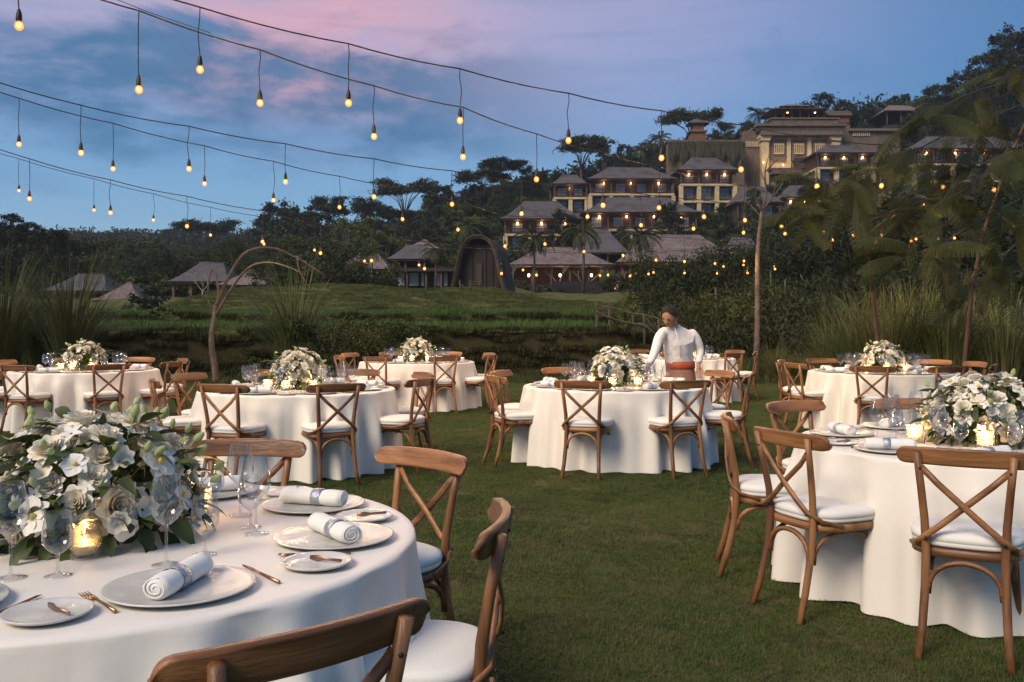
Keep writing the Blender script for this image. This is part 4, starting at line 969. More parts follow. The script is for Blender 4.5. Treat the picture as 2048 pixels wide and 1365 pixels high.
# ---------------------------------------------------------------- stone tower at the top of the slope
YT = 215
rt, P, tp = local('stone_tower', 'massive stone tower with cream columns and carved grilles topped by a pavilion', 'building', 1605, YT, 'resort buildings on the hillside')
P('wall', Bm['cream'], [(1530, 1684, 268, 420)], Y=YT + 1, d=16)
P('column', Bm['cream'], [(1524, 1538, 276, 430)], Y=YT - .2, d=2); P('column', Bm['cream'], [(1574, 1582, 276, 380)], Y=YT + .4, d=1); P('column', Bm['cream'], [(1615, 1623, 276, 380)], Y=YT + .4, d=1); P('column', Bm['cream'], [(1664, 1680, 276, 380)], Y=YT - .2, d=2)
for a, b_ in ((1520, 1543), (1660, 1684)): P('capital', Bm['cream'], [(a, b_, 270, 276), (a + 2, b_ - 2, 276, 281)], Y=YT - .6, d=3)
P('cornice', Bm['carve'], [(1518, 1690, 252, 261), (1522, 1686, 261, 270)], Y=YT - 1.2, d=18)
P('cornice', Bm['stone'], [(1514, 1694, 247, 252)], Y=YT - 1.8, d=19)
tri = P('frieze', Bm['stone'], [(1520 + 4 * i, 1522 + 4 * i, 253, 260) for i in range(42)], Y=YT - 1.35, d=.2); tri['kind'] = 'stuff'
for cx in (1558, 1598, 1640):
    f_ = P('carved_panel', Bm['carve'], [(cx - 14, cx + 14, 280, 322)], Y=YT + .5, d=.6)
    P('panel_recess', Bm['stone'], [(cx - 10, cx + 10, 286, 312)], f_, Y=YT + .35, d=.3)
    g_ = P('grille', Bm['cream'], [(cx - 9 + 3.6 * i, cx - 7.4 + 3.6 * i, 290, 306) for i in range(6)] + [(cx - 10, cx + 10, 306, 308.5), (cx - 10, cx + 10, 287.5, 290)], f_, Y=YT + .1, d=.3)
P('doorway', Bm['frame'], [(1588, 1611, 316, 337)], Y=YT + .4, d=.7); P('balcony', Bm['stone'], [(1544, 1628, 338, 348), (1540, 1632, 336, 339)], Y=YT - 2.4, d=4)
lw = P('grille', Bm['carve'], [(1552 + 5 * i, 1554.5 + 5 * i, 352, 364) for i in range(14)], Y=YT + .2, d=.9)
P('terrace_parapet', Bm['stone'], [(1543, 1676, 238, 248)], Y=YT - .2, d=15); P('parapet_rail', Bm['carve'], [(1541, 1680, 235.5, 238.3)], Y=YT - .5, d=16)
for a in (1551, 1567, 1583, 1600, 1617, 1634, 1648): P('pavilion_post', Bm['post'], [(a, a + 2.2, 214, 240)], Y=YT + 1.5, d=.4)
P('pavilion_wall', Bm['wood'], [(1560, 1645, 217, 240)], Y=YT + 7, d=3)
s = YT / F
for nm, a, b_, ye, yr, yy, dd in (('pavilion_roof', 1543, 1660, 217, 203, YT, 12), ('pavilion_roof', 1568, 1640, 206, 196.5, YT + 3, 7), ('side_roof', 1652, 1704, 220, 207, YT + 3, 9), ('side_roof', 1486, 1530, 262, 251, YT + 4, 8)):
    me = hip_mesh((a - 1024) * s - tp.x, (b_ - 1024) * s - tp.x, yy - tp.y, yy + dd - tp.y, CH - (ye - YH) * s - tp.z, CH - (yr - YH) * s - tp.z, 8, None, 'roof', Bm['tile' if 'pav' in nm else 'roof']); ob(nm, me, rt)
P('side_wall', Bm['stone'], [(1660, 1700, 222, 420)], Y=YT + 4, d=10); P('side_cornice', Bm['carve'], [(1650, 1704, 226, 231)], Y=YT + 3, d=11); P('brick_panel', Bm['brick'], [(1676, 1698, 232, 246)], Y=YT + 3.6, d=1)
P('side_wall', Bm['stone'], [(1488, 1524, 262, 430)], Y=YT + 2, d=12); P('grille', Bm['cream'], [(1491 + 3.4 * i, 1492.8 + 3.4 * i, 283, 294) for i in range(9)], Y=YT + 1.7, d=.4)
P('side_wall', Bm['stone'], [(1700, 1800, 262, 400)], Y=YT + 4, d=8); P('grille', Bm['cream'], [(1706 + 4 * i, 1708 + 4 * i, 262, 272) for i in range(9)], Y=YT + 3.7, d=.4); P('side_cornice', Bm['carve'], [(1698, 1802, 257, 262)], Y=YT + 3.2, d=9)
for px, py, e in ((1575, 226, 70), (1630, 226, 70), (1527, 325, 60), (1628, 330, 120), (1566, 330, 90)):
    q = at(px, py, YT - (1.2 if py > 300 else -4)); pl = bpy.data.lights.new('tower_lamp', 'POINT'); pl.energy = e; pl.color = (1, .6, .26); pl.shadow_soft_size = .2
    ln = MB().ball((q.x - tp.x, q.y - tp.y, q.z - tp.z), .16, 8, 6).build('lamp', Bm['lit'], rt); ob('lamp_light', pl, ln, (q.x - tp.x, q.y - tp.y - .5, q.z - tp.z + .3))
BUILT.append((1486, 1704, 196, 365, YT, 53, 80, 18)); BUILT.append((1700, 1802, 252, 280, YT + 4, 78, 91, 8))
# retaining wall with hanging creepers, brick shrine
rt, P, vp = local('retaining_wall', 'long retaining wall hung with dry creepers left of the stone tower', 'wall', 1412, 212)
P('wall', Bm['stone'], [(1335, 1489, 284, 420)], d=2); P('coping', Bm['carve'], [(1333, 1490, 280, 284.5)], Y=211.6, d=3); P('grille', Bm['cream'], [(1374 + 3.2 * i, 1375.6 + 3.2 * i, 291, 304) for i in range(8)], Y=211.5, d=.5)
Mv = mat('dry_creeper', (.085, .070, .038), .9, (.05, .06, .022), 3)
g_ = np.random.default_rng(4); k = 2600
cx = g_.uniform(1335, 1489, k); ln = g_.uniform(.4, 2.3, k) * (.6 + .6 * np.sin(cx * .13) ** 2)
C0 = np.stack([(cx - 1024) * 212 / F - vp.x, np.full(k, -.7) - g_.uniform(0, .5, k), CH - (284 + g_.uniform(-3, 14, k) - YH) * 212 / F - vp.z - ln], 1)
o = ob('creeper', cards('creeper', C0, np.stack([g_.normal(0, .05, k), 0 * ln, ln], 1), np.stack([np.full(k, .07), g_.normal(0, .04, k), 0 * ln], 1), Mv), rt); o['kind'] = 'stuff'
BUILT.append((1335, 1489, 280, 330, 212, 36, 53, 3))
rt, P, _ = local('brick_shrine', 'small red brick shrine tower with dark cap roof above the retaining wall', 'shrine', 1397, 220)
P('tower', Bm['brick'], [(1382, 1412, 262, 300), (1386, 1408, 246, 262)], d=3.5); P('ledge', Bm['carve'], [(1379, 1415, 260, 263.5), (1383, 1411, 244, 247)], Y=219.6, d=4.3)
s = 220 / F; q = _
ob('roof', hip_mesh((1376 - 1024) * s - q.x, (1418 - 1024) * s - q.x, -.8, 4.2, CH - (247 - YH) * s - q.z, CH - (233 - YH) * s - q.z, 6, .3, 'roof', Bm['roof'], 1.0), rt)
BUILT.append((1376, 1418, 230, 285, 220, 40, 48, 4))
# ---------------------------------------------------------------- arched rice barn
YB = 80.0; p0 = at(957, YH, YB); sB = YB / F; gzb = min(Hs(p0.x + k_, YB + 1) for k_ in (-2, 0, 2)) - .3
barn = thing('rice_barn', 'tall arched thatched rice barn on posts with a ladder', 'barn', (p0.x, YB, gzb), R(-9))
zt, zf = CH - (471 - YH) * sB - gzb, CH - (578 - YH) * sB - gzb
def arch(hw, top, flare, n=24):
    pts = []
    for i in range(n + 1):
        u = -1 + 2 * i / n; au = abs(u)
        x = math.copysign(hw * (1 - (1 - au) ** 1.9) ** .75 * 1.0 + flare * au ** 8, u)
        z = zf - .25 + (top - zf + .25) * (1 - au ** 1.75)
        pts.append((x, z))
    return pts
def arch_solid(name, o1, o2, y0, y1, mt, par):
    mb = MB(); n = len(o1); V = [(x, y, z) for y in (y0, y1) for ring in (o1, o2) for x, z in ring]
    Fc = []
    for i in range(n - 1):
        Fc += [(i, i + 1, n + i + 1, n + i), (2 * n + i, 3 * n + i, 3 * n + i + 1, 2 * n + i + 1), (i, 2 * n + i, 2 * n + i + 1, i + 1), (n + i, n + i + 1, 3 * n + i + 1, 3 * n + i)]
    return mb.add(V, Fc).build(name, mt, par)
arch_solid('thatched_roof', arch(2.02, zt, .42), arch(1.78, zt - .30, .40), -.5, 6.0, Bm['thatch'], barn)
arch_solid('roof_edge', arch(2.05, zt + .02, .43), arch(1.93, zt - .12, .42), -.56, -.48, Bm['thatch'], barn)
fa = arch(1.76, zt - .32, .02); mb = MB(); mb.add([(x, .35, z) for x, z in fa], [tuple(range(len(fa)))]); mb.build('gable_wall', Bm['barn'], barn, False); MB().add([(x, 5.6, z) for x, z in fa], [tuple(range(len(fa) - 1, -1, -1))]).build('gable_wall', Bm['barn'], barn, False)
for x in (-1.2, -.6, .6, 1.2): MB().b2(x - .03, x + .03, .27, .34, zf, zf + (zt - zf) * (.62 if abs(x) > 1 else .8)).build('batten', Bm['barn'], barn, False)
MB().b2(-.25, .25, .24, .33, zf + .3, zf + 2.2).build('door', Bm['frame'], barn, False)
MB().b2(-2.0, 2.0, -.2, 5.8, zf - .28, zf - .02).build('floor_platform', Bm['post'], barn, False)
for x in (-1.6, 1.6):
    for y in (.2, 5.2): MB().tube([(x, y, -1.2), (x, y, zf - .28)], .14, 8).build('post', Bm['wood'], barn)
lad = thing('ladder', 'pale wooden ladder leaning at the rice barn front', 'ladder', (p0.x - .35, YB - .85, gzb - .2), R(-6))
for x in (-.42, .42): MB().tube([(x, -.5, 0), (x, .55, zf + .95)], .045, 6).build('rail', Bm['post'], lad)
for i in range(7):
    u = (i + .7) / 7.4; MB().tube([(-.42, -.5 + 1.05 * u, u * (zf + .95)), (.42, -.5 + 1.05 * u, u * (zf + .95))], .035, 6).build('rung', Bm['post'], lad)
BUILT.append((900, 1012, 470, 600, YB, -6, 0, 6))
# garden walls below the restaurants, with stair lights
for a, b_, c, e, Y, lb in ((1010, 1120, 570, 592, 118, 'dark low garden wall below the restaurant next to the barn'), (1103, 1300, 563, 584, 119, 'dark planter wall below the restaurants')):
    mb = MB(); pb(mb, a, b_, c, e + 14, Y, .6); tag(mb.build('garden_wall', Bm['lowwall'], None, False), lb, 'wall')
for i in range(5): 
    q = at(1232 + i * 1.4, 578 - i * 3.4, 117.0); tag(MB().b2(q.x - .16, q.x + .16, q.y, q.y + .1, q.z - .05, q.z + .05).build('step_light', Bm['lit'], None, False), 'small lit step light beside the planter wall', 'light', 'step lights')
# ---------------------------------------------------------------- plants
def fol(name, a, b_, rnd_=.3, tr=.2, rough=.6): return mat(name, a, rough, b_, .6, world_pos=True, rnd=rnd_, trans=tr, spec=.25, det=3)
V_ = dict(dark=fol('dark_leaves', (.020, .029, .012), (.034, .043, .016)), mid=fol('mid_leaves', (.030, .043, .012), (.056, .066, .017)), light=fol('light_leaves', (.075, .105, .018), (.115, .140, .026)),
          palm=fol('palm_leaves', (.036, .050, .014), (.065, .068, .020)), feather=fol('feather_leaves', (.027, .038, .010), (.054, .058, .014), .5, .3), reed=fol('reed_blades', (.065, .085, .026), (.130, .135, .050), .2),
          pale=fol('pale_reed', (.22, .25, .10), (.32, .32, .15), .2), bark=mat('grey_bark', (.105, .082, .064), .9, (.055, .042, .034), 5, (1, 1, .4), .5), dbark=mat('dark_bark', (.055, .042, .033), .9, (.09, .07, .055), 3), wbark=mat('pale_bark', (.36, .33, .29), .85, (.24, .21, .18), 4),
          rbark=mat('red_brown_bark', (.10, .042, .026), .8, (.06, .028, .02), 6), vine=mat('mottled_bark', (.14, .105, .08), .85, (.07, .048, .035), 9, (1, 1, .7), .4))
def unit(a): return a / np.maximum(1e-9, np.linalg.norm(a, axis=1))[:, None]
def crown_cards(name, centers, radii, per, lsz, mt, seed, flat=.6, ratio=.42, hang=.3):
    g = np.random.default_rng(seed); C, U, W = [], [], []
    for c, r in zip(centers, radii):
        n = int(per * r * r) + 20
        d = g.normal(size=(n, 3)) * .52 * r; d[:, 2] *= flat
        C.append(np.asarray(c) + d); u = unit(g.normal(size=(n, 3)) + d / r * .5 + np.array([0, 0, -hang])); w_ = unit(np.cross(u, g.normal(size=(n, 3)) + np.array([0, 0, .8])))
        s = lsz * g.uniform(.6, 1.3, n)[:, None]; U.append(u * s); W.append(w_ * s * ratio)
    return cards(name, np.concatenate(C), np.concatenate(U), np.concatenate(W), mt)
def broad(seed, h=10., mt='dark', spread=.34, flat=.75, leaf=.26, nc=52, bark='dbark', low=.35):
    r = random.Random(seed); tr = MB(); cs, rs = [], []
    trunk = [(0, 0, -.6), (r.uniform(-.1, .1), 0, h * .2), (r.uniform(-.3, .3), r.uniform(-.3, .3), h * .45), (r.uniform(-.4, .4), 0, h * .75)]
    tr.tube(trunk, [h * .024, h * .019, h * .014, h * .006], 7)
    for i in range(nc):
        a = r.uniform(0, 6.28); zz = r.uniform(low, .96); env = math.sin(math.pi * min(1, max(.05, (zz - low + .10) / (1.10 - low)))) ** .6
        rad = h * spread * env * math.sqrt(r.uniform(.25, 1)); c = (rad * math.cos(a), rad * math.sin(a), h * zz)
        cs.append(c); rs.append(h * r.uniform(.045, .095))
        if i % 3 == 0: tr.tube([trunk[1 + i % 2], (c[0] * .4, c[1] * .4, h * (.25 + zz * .4)), c], [h * .009, h * .006, h * .002], 5, cap=False)
    return tr.mesh('trunk', V_[bark]), crown_cards('crown', cs, rs, 120, leaf, V_[mt], seed, flat)
def umbrella(seed, h=12., mt='dark', leaf=.26):
    r = random.Random(seed); tr = MB(); cs, rs = [], []
    fork = (r.uniform(-.4, .4), 0, h * .42); tr.tube([(0, 0, -.6), (.1, 0, h * .2), fork], [h * .022, h * .018, h * .014], 7)
    for i in range(9):
        a = i * .7 + r.uniform(-.3, .3); R_ = h * r.uniform(.18, .46); z = h * r.uniform(.78, .93)
        e = Vector((R_ * math.cos(a), R_ * math.sin(a), z)); m1 = Vector((e.x * .35, e.y * .35, h * .66)); tr.tube([fork, m1, e], [h * .010, h * .007, h * .003], 6, cap=False)
        for k in range(7):
            q = e + Vector((r.uniform(-.13, .13) * h, r.uniform(-.13, .13) * h, r.uniform(-.03, .06) * h)); cs.append(tuple(q)); rs.append(h * r.uniform(.06, .12))
            tr.tube([m1.lerp(e, .6), q], [h * .004, h * .0015], 4, cap=False)
    return tr.mesh('trunk', V_['bark']), crown_cards('crown', cs, rs, 62, leaf, V_[mt], seed, .42)
def palm(seed, h=9., nf=22, fl=3.3):
    r = random.Random(seed); tr = MB(); tr.tube([(0, 0, -.5), (.12, 0, h * .35), (.05, .05, h * .7), (0, 0, h - fl * .45)], [.20, .15, .13, .12], 8)
    top = Vector((0, 0, h - fl * .45)); C, U, W = [], [], []
    for i in range(nf):
        a = i * 2.4 + r.uniform(-.2, .2); e0 = r.uniform(-.15, 1.25); d = Vector((math.cos(a), math.sin(a), 0)); sd_ = Vector((-math.sin(a), math.cos(a), 0)); L = fl * r.uniform(.85, 1.1); n = 20; P = top.copy(); ang = e0
        for k in range(n):
            t_ = d * math.cos(ang) + Vector((0, 0, math.sin(ang))); P = P + t_ * (L / n); ang -= .075 + .03 * k / n
            l = .62 * math.sin(math.pi * (.12 + .85 * k / n)) * fl / 2.6
            for sg in (-1, 1):
                u = (sd_ * sg * .8 + t_ * .5 + Vector((0, 0, -.45))).normalized() * l * .5; C.append(P + u); U.append(u); W.append(t_ * .075)
            C.append(P.copy()); U.append(t_ * (L / n)); W.append(sd_ * .02)
    return tr.mesh('trunk', V_['bark']), cards('crown', np.array(C), np.array(U), np.array(W), V_['palm'])
def twiggy(seed, h, mt, r0, depth=4, spread=.6, start=.5):
    r = random.Random(seed); mb = MB()
    def br(p, d, L, rad, k):
        q = p + d * L * .5 + Vector((r.uniform(-.05, .05), r.uniform(-.05, .05), 0)) * L; e = q + (d + Vector((0, 0, .15))).normalized() * L * .5
        mb.tube([p, q, e], [rad, rad * .8, rad * .6], 5 if k < depth - 1 else 7, cap=False)
        if k:
            for i in range(r.choice((2, 3))):
                nd = (d + Vector((r.uniform(-1, 1), r.uniform(-1, 1), r.uniform(-.1, .7))) * spread).normalized(); br(e if i else q.lerp(e, .7), nd, L * r.uniform(.6, .85), rad * .55, k - 1)
    mb.tube([(0, 0, -.3), (.02 * h, 0, h * start * .5), (0, 0, h * start)], [r0 * 1.3, r0 * 1.05, r0], 8)
    for i in range(3):
        a = i * 2.1 + r.uniform(0, 1); br(Vector((0, 0, h * start)), Vector((math.cos(a) * spread, math.sin(a) * spread, .8)).normalized(), h * (1 - start) * .42, r0 * .6, depth)
    return mb.mesh('trunk', V_[mt])
def blades_mesh(name, n, h, base_r, out, wd, mt, seed, droop=1.0, seg=6):
    r = random.Random(seed); mb = MB()
    for i in range(n):
        a = r.uniform(0, 6.283); L = h * r.uniform(.6, 1.15); o_ = out * r.uniform(.1, 1) ; p = Vector((math.cos(a), math.sin(a), 0)) * base_r * r.uniform(0, 1)
        d = Vector((math.cos(a), math.sin(a), 0)); s_ = Vector((-math.sin(a), math.cos(a), 0)); ang = 1.5 - .25 * o_; V = []
        for k in range(seg + 1):
            w_ = wd * (1 - (k / seg) ** 1.7) + .0008; V += [p - s_ * w_, p + s_ * w_]
            p = p + (d * math.cos(ang) + Vector((0, 0, math.sin(ang)))) * (L / seg); ang -= o_ * droop * (.12 + .42 * k / seg)
        mb.add(V, [(2 * k, 2 * k + 1, 2 * k + 3, 2 * k + 2) for k in range(seg)])
    return mb.mesh(name, V_[mt])
VAR = {'broad': [broad(1), broad(2, spread=.38), broad(3, mt='mid', spread=.30), broad(4, spread=.28, low=.25)], 'umb': [umbrella(5), umbrella(6), umbrella(7, mt='mid')], 'palm': [palm(8), palm(9)], 'light': [broad(10, mt='light', spread=.40, low=.15), broad(11, mt='mid', spread=.42, low=.12)]}
HTS = {'broad': 10.3, 'umb': 12.0, 'palm': 9.2, 'light': 10.3}
LBL = {'broad': ('dense dark broadleaf tree on the wooded hillside', 'tree'), 'umb': ('flat-topped spreading tree standing above the hillside wood', 'tree'), 'palm': ('palm tree on the hillside among the buildings', 'palm'), 'light': ('round leafy tree low on the hillside', 'tree')}
vr = random.Random(77)
PLACES = [('the stone tower', 66, 222), ('the brick shrine', 45, 222), ('the restaurants', 22, 140), ('the rice barn', -3, 84), ('the upper hotel wings', 30, 202), ('the lower hotel wings', 16, 180), ('the branch-covered wing', 96, 205), ('the hilltop pavilion', 103, 246), ('the villas', -28, 98), ('the bluish villa roof', -12, 118), ('the far valley', -110, 330), ('the hilltop left of the hotel', -25, 250), ('the near left wood', -62, 130)]
def tree(kind, x, y, h, var=None, label=None, group=None, name=None, wide=1.0):
    if label is None:
        pl0 = min(PLACES, key=lambda q: math.hypot(q[1] - x, (q[2] - y) * .8))[0]
        label = {'broad': 'dense dark broadleaf tree growing by ', 'umb': 'flat-topped spreading tree by ', 'palm': 'palm tree growing by ', 'light': 'rounded bright leafy tree by '}[kind] + pl0
        group = {'broad': 'broadleaf trees by ', 'umb': 'flat-topped trees by ', 'palm': 'palms by ', 'light': 'leafy trees by '}[kind] + pl0
    tm, cm = VAR[kind][vr.randrange(len(VAR[kind])) if var is None else var]; k = h / HTS[kind]
    t_ = thing(name or {'broad': 'broadleaf_tree', 'umb': 'umbrella_tree', 'palm': 'palm_tree', 'light': 'leafy_tree'}[kind], label or LBL[kind][0], LBL[kind][1], (x, y, Hs(x, y) - .2), vr.uniform(0, 6.28), group or {'broad': 'broadleaf trees on the hillside', 'umb': 'flat-topped trees on the hillside', 'palm': 'palms on the hillside', 'light': 'leafy trees on the hillside'}[kind])
    t_.scale = (k * wide, k * wide, k); ob('trunk', tm, t_); ob('crown', cm, t_)
    return t_
def tree_px(kind, px, ytop, Y, **k):
    x = (px - 1024) / F * Y; h = CH - (ytop - YH) * Y / F - Hs(x, Y); return tree(kind, x, Y, max(3.0, h), **k)
# skyline and landmark trees
for a in ((810, 356, 250), (1005, 318, 255), (960, 340, 235), (1163, 268, 262), (415, 440, 300), (1385, 214, 268), (700, 400, 230), (1100, 345, 245)): tree_px('umb', *a)
for a in ((1250, 285, 262), (1640, 184, 268), (1690, 196, 262), (1590, 215, 270), (1450, 240, 262), (1430, 262, 255), (1920, 140, 258), (1870, 165, 262), (1965, 105, 265), (2025, 48, 258), (2075, 40, 250), (1995, 120, 240), (640, 388, 240), (590, 405, 220), (560, 395, 250), (880, 362, 250), (750, 398, 245), (1060, 330, 255), (1210, 292, 255)): tree_px('broad', *a)
for a in ((1320, 258, 255), (1300, 270, 250), (1518, 207, 265), (1285, 282, 248)): tree_px('palm', *a)
lw = 'tall dark tree in the near left wood beyond the villas'
for a in ((-30, 430, 125), (20, 422, 130), (60, 440, 138), (95, 446, 130), (130, 470, 140), (165, 500, 146), (45, 480, 112), (110, 505, 118), (-10, 500, 110), (180, 535, 128)): tree_px('broad', *a, label=lw, group='trees of the near left wood', name='broadleaf_tree', wide=1.25)
fl_ = 'distant tree on the far valley ridge'
for a in ((210, 470, 430), (240, 462, 470), (290, 475, 480), (330, 462, 520), (355, 458, 500), (380, 470, 480), (450, 465, 430), (480, 470, 420), (180, 480, 400), (270, 480, 440), (510, 455, 400), (540, 440, 380)): tree_px('umb' if a[0] in (240, 355, 290) else 'broad', *a, label=fl_, group='trees on the far valley ridge', name='distant_tree', wide=1.3)
for a in ((1340, 398, 165), (1445, 405, 168), (1505, 372, 178), (1622, 350, 184), (1705, 325, 182), (1785, 300, 186), (1865, 318, 182), (1945, 290, 186), (2022, 310, 182), (1125, 415, 165), (1245, 448, 160), (1400, 470, 150), (1050, 470, 150), (1815, 225, 225), (1850, 205, 228), (1900, 195, 222), (1950, 205, 215), (1760, 255, 222), (1740, 410, 165), (1830, 430, 160), (1920, 420, 165)): tree_px('broad', *a, label='dense dark tree screening the front of the hotel wings', group='trees screening the hotel wings', wide=.8)
# palms near the barn and restaurants
pl_ = 'palm tree on the lawn between the rice barn and restaurants'
for a in ((1070, 446, 112, 0), (1166, 432, 112, 1), (1282, 440, 114, 0), (872, 478, 92, 1), (745, 478, 96, 0), (935, 425, 140, 1)):
    tree_px('palm', *a[:3], var=a[3], label=pl_, group='palms between barn and restaurants')
# wood fill on the slopes, kept clear of the buildings
def clear(px, Y, top, bot, wpx):
    for b_ in BUILT:
        if Y < b_[4] + b_[7] + 3 and b_[0] - wpx < px < b_[1] + wpx and top < b_[3] and bot > b_[2] - 6: return False
        if b_[4] - 2 < Y < b_[4] + b_[7] + 2 and b_[5] - 2 < (px - 1024) * Y / F < b_[6] + 2: return False
    return True
cnt = 0; tries = 0
while cnt < 190 and tries < 6000:
    tries += 1
    px = vr.uniform(-60, 2110); Y = vr.uniform(112, 300) if vr.random() < .8 else vr.uniform(300, 520)
    if px < 560 and Y < 330: continue
    if Y < 128 and px < 1500: continue
    x = (px - 1024) * Y / F; h = vr.uniform(5.5, 11) if Y < 300 else vr.uniform(10, 16)
    z = Hs(x, Y); top = YH - (z + h - CH) * F / Y; bot = YH - (z - CH) * F / Y; wpx = h * .33 * F / Y
    if not clear(px, Y, top + 6, bot, wpx * .75): continue
    kd = vr.random(); tree('broad' if kd < .58 else 'umb' if kd < .66 else 'palm' if kd < .76 else 'light', x, Y, h); cnt += 1
# scrub over the hillside: too dense to count
scr = crown_cards('scrub_patch', [(vr.uniform(-1.6, 1.6), vr.uniform(-1.6, 1.6), vr.uniform(.3, 1.3)) for _ in range(9)], [vr.uniform(.7, 1.1) for _ in range(9)], 60, .24, V_['mid'], 3, .8)
def scrub_keep(x, y):
    for b_ in BUILT:
        if b_[5] - 1 < x < b_[6] + 1 and b_[4] - 3 < y < b_[4] + b_[7] + 2: return False
    return True
pts = field(108, 300, lambda y: -.62 * y, lambda y: .62 * y, 4.6, 21, scrub_keep)
pts = [p for p in pts if not (p[1] < 132 and -6 < p[0] < 22)]
scatter('hillside_scrub', pts, scr, 'low dark scrub filling the hillside between trees and buildings', 'scrub', 22, .7, 1.5)
scr2 = crown_cards('scrub_patch', [(vr.uniform(-6, 6), vr.uniform(-6, 6), vr.uniform(2, 7)) for _ in range(16)], [vr.uniform(2.4, 3.8) for _ in range(16)], 12, .75, V_['dark'], 3, .8)
scatter('far_forest', field(300, 640, lambda y: -.62 * y, lambda y: .62 * y, 14, 25), scr2, 'distant forest canopy covering the far valley slopes', 'forest', 26, .8, 1.5)
# bright hedge and yellow-green bushes on the slope
def bush(px, Y, h, mt, seed, label, group, wide=1.3, leaf=.07, name='bush', nc=22, z=None):
    r = random.Random(seed); x = (px - 1024) * Y / F; t_ = thing(name, label, 'bush', (x, Y, (Hs(x, Y) if z is None else z) - .1), 0, group)
    cs = []; rs = []; st = MB()
    for i in range(nc):
        a = r.uniform(0, 6.28); rr = h * .42 * wide * math.sqrt(r.random()); zz = h * r.uniform(.12, .88) * (1 - .35 * (rr / (h * .45 * wide)) ** 2); cs.append((rr * math.cos(a), rr * math.sin(a), zz)); rs.append(h * r.uniform(.10, .19))
        if i % 2 == 0: st.tube([(rr * .1 * math.cos(a), rr * .1 * math.sin(a), 0), (rr * .5 * math.cos(a), rr * .5 * math.sin(a), zz * .6), cs[-1]], [h * .012, h * .008, h * .003], 5, cap=False)
    st.build('stem', V_['dbark'], t_); ob('foliage', crown_cards('foliage', cs, rs, 8 / leaf ** 2, leaf, V_[mt], seed, .75, .2 if name == 'thicket_shrub' else .42, 1.1 if name == 'thicket_shrub' else .3), t_)
    return t_
for i, px in enumerate((720, 790, 860, 925)): bush(px, 150, 5.5, 'light', 60 + i, 'bright yellow-green bush on the slope behind the villas', 'bright bushes behind the villas', 2.0, .22)
for i, (px, Y, h) in enumerate(((300, 64, 2.4), (560, 66, 3.0), (615, 72, 4.2), (690, 74, 3.4), (720, 84, 5.0), (650, 92, 7), (330, 110, 7), (260, 120, 8), (505, 112, 8), (600, 118, 8))): bush(px, Y, h, 'mid' if i % 3 else 'dark', 80 + i, 'leafy garden bush around the villas', 'bushes around the villas', 1.5, .14)
for i, (px, Y, h) in enumerate(((1040, 104, 1.6), (1090, 104, 1.4), (1240, 104, 2.2), (1215, 112, 2.5), (1320, 106, 3.2), (1370, 100, 3.6), (1430, 96, 4.0))): bush(px, Y, h, 'mid', 120 + i, 'clipped shrub on the lawn below the restaurants', 'shrubs below the restaurants', 1.8, .14)
# bamboo and shrub thicket on the right
th = 'dark bamboo-like shrub in the thicket right of the waiter'
for i, (px, Y, h, mt) in enumerate(((1300, 40, 2.6, 'mid'), (1340, 36, 3.0, 'mid'), (1395, 32, 2.9, 'mid'), (1440, 30, 3.3, 'mid'), (1480, 34, 3.8, 'mid'), (1540, 30, 3.4, 'mid'), (1580, 27, 3.0, 'dark'), (1610, 33, 4.2, 'dark'), (1370, 46, 4.2, 'dark'), (1450, 46, 4.4, 'dark'), (1530, 44, 4.8, 'dark'), (1640, 44, 4.8, 'dark'), (1320, 54, 3.6, 'mid'), (1410, 60, 4.6, 'mid'), (1500, 62, 5.0, 'mid'), (1420, 26, 2.0, 'dark'), (1480, 25.5, 1.8, 'dark'), (1640, 25, 2.2, 'dark'))):
    bush(px, Y, h, mt, 200 + i, th, 'shrubs of the right thicket', 1.15, .11 if Y < 42 else .15, 'thicket_shrub', 34)
rb = 'dark leafy bush behind the reeds on the right'
for i, (px, Y, h) in enumerate(((1700, 30, 3.4), (1760, 34, 4.4), (1830, 32, 4.2), (1900, 30, 4.0), (1970, 30, 4.4), (2040, 27, 4.2), (1720, 50, 6.5), (1800, 52, 7.0), (1890, 50, 7.0), (1980, 48, 7.2), (2060, 44, 7.0), (1680, 60, 6.5), (1760, 70, 8.0), (1860, 72, 9.0), (1950, 70, 10), (2050, 66, 10), (1990, 20, 1.8), (1560, 70, 6.5), (1620, 76, 7.5))):
    bush(px, Y, h, 'dark', 240 + i, rb, 'bushes behind the reeds', 1.3, .10 if Y < 40 else .16, 'leafy_bush', 24)
sp_ = [blades_mesh('blades', 420, 2.9, .28, .95, .010, 'reed', 1, 1.35), blades_mesh('blades', 420, 2.8, .30, 1.1, .010, 'reed', 2, 1.35)]
base_ = MB()
rb_ = random.Random(4)
for i in range(40):
    a = rb_.uniform(0, 6.28); q = rb_.uniform(0, .28); base_.tube([(q * math.cos(a), q * math.sin(a), -.1), (q * 1.3 * math.cos(a), q * 1.3 * math.sin(a), rb_.uniform(.5, .9))], [.012, .006], 4, cap=False)
base_me = base_.mesh('stalk_base', V_['rbark'])
def clump(px, Y, sc, v, label, group, name='pampas_clump', mes=sp_, base=True):
    x = (px - 1024) * Y / F; t_ = thing(name, label, 'grass clump', (x, Y, Hs(x, Y)), vr.uniform(0, 6), group); t_.scale = (sc, sc, sc); ob('blades', mes[v % len(mes)], t_)
    if base: ob('stalk_base', base_me, t_)
gp = 'pampas clumps on the left bank'
for i, (px, Y, sc, lb) in enumerate(((5, 27, 1.4, 'tall pampas grass clump farthest from the pyramid roof'), (78, 29, 1.25, 'narrow pampas grass clump between two broader clumps'), (138, 26.5, 1.35, 'broad arching pampas grass clump in front of the pyramid roof'))): clump(px, Y, sc, i, lb, gp)
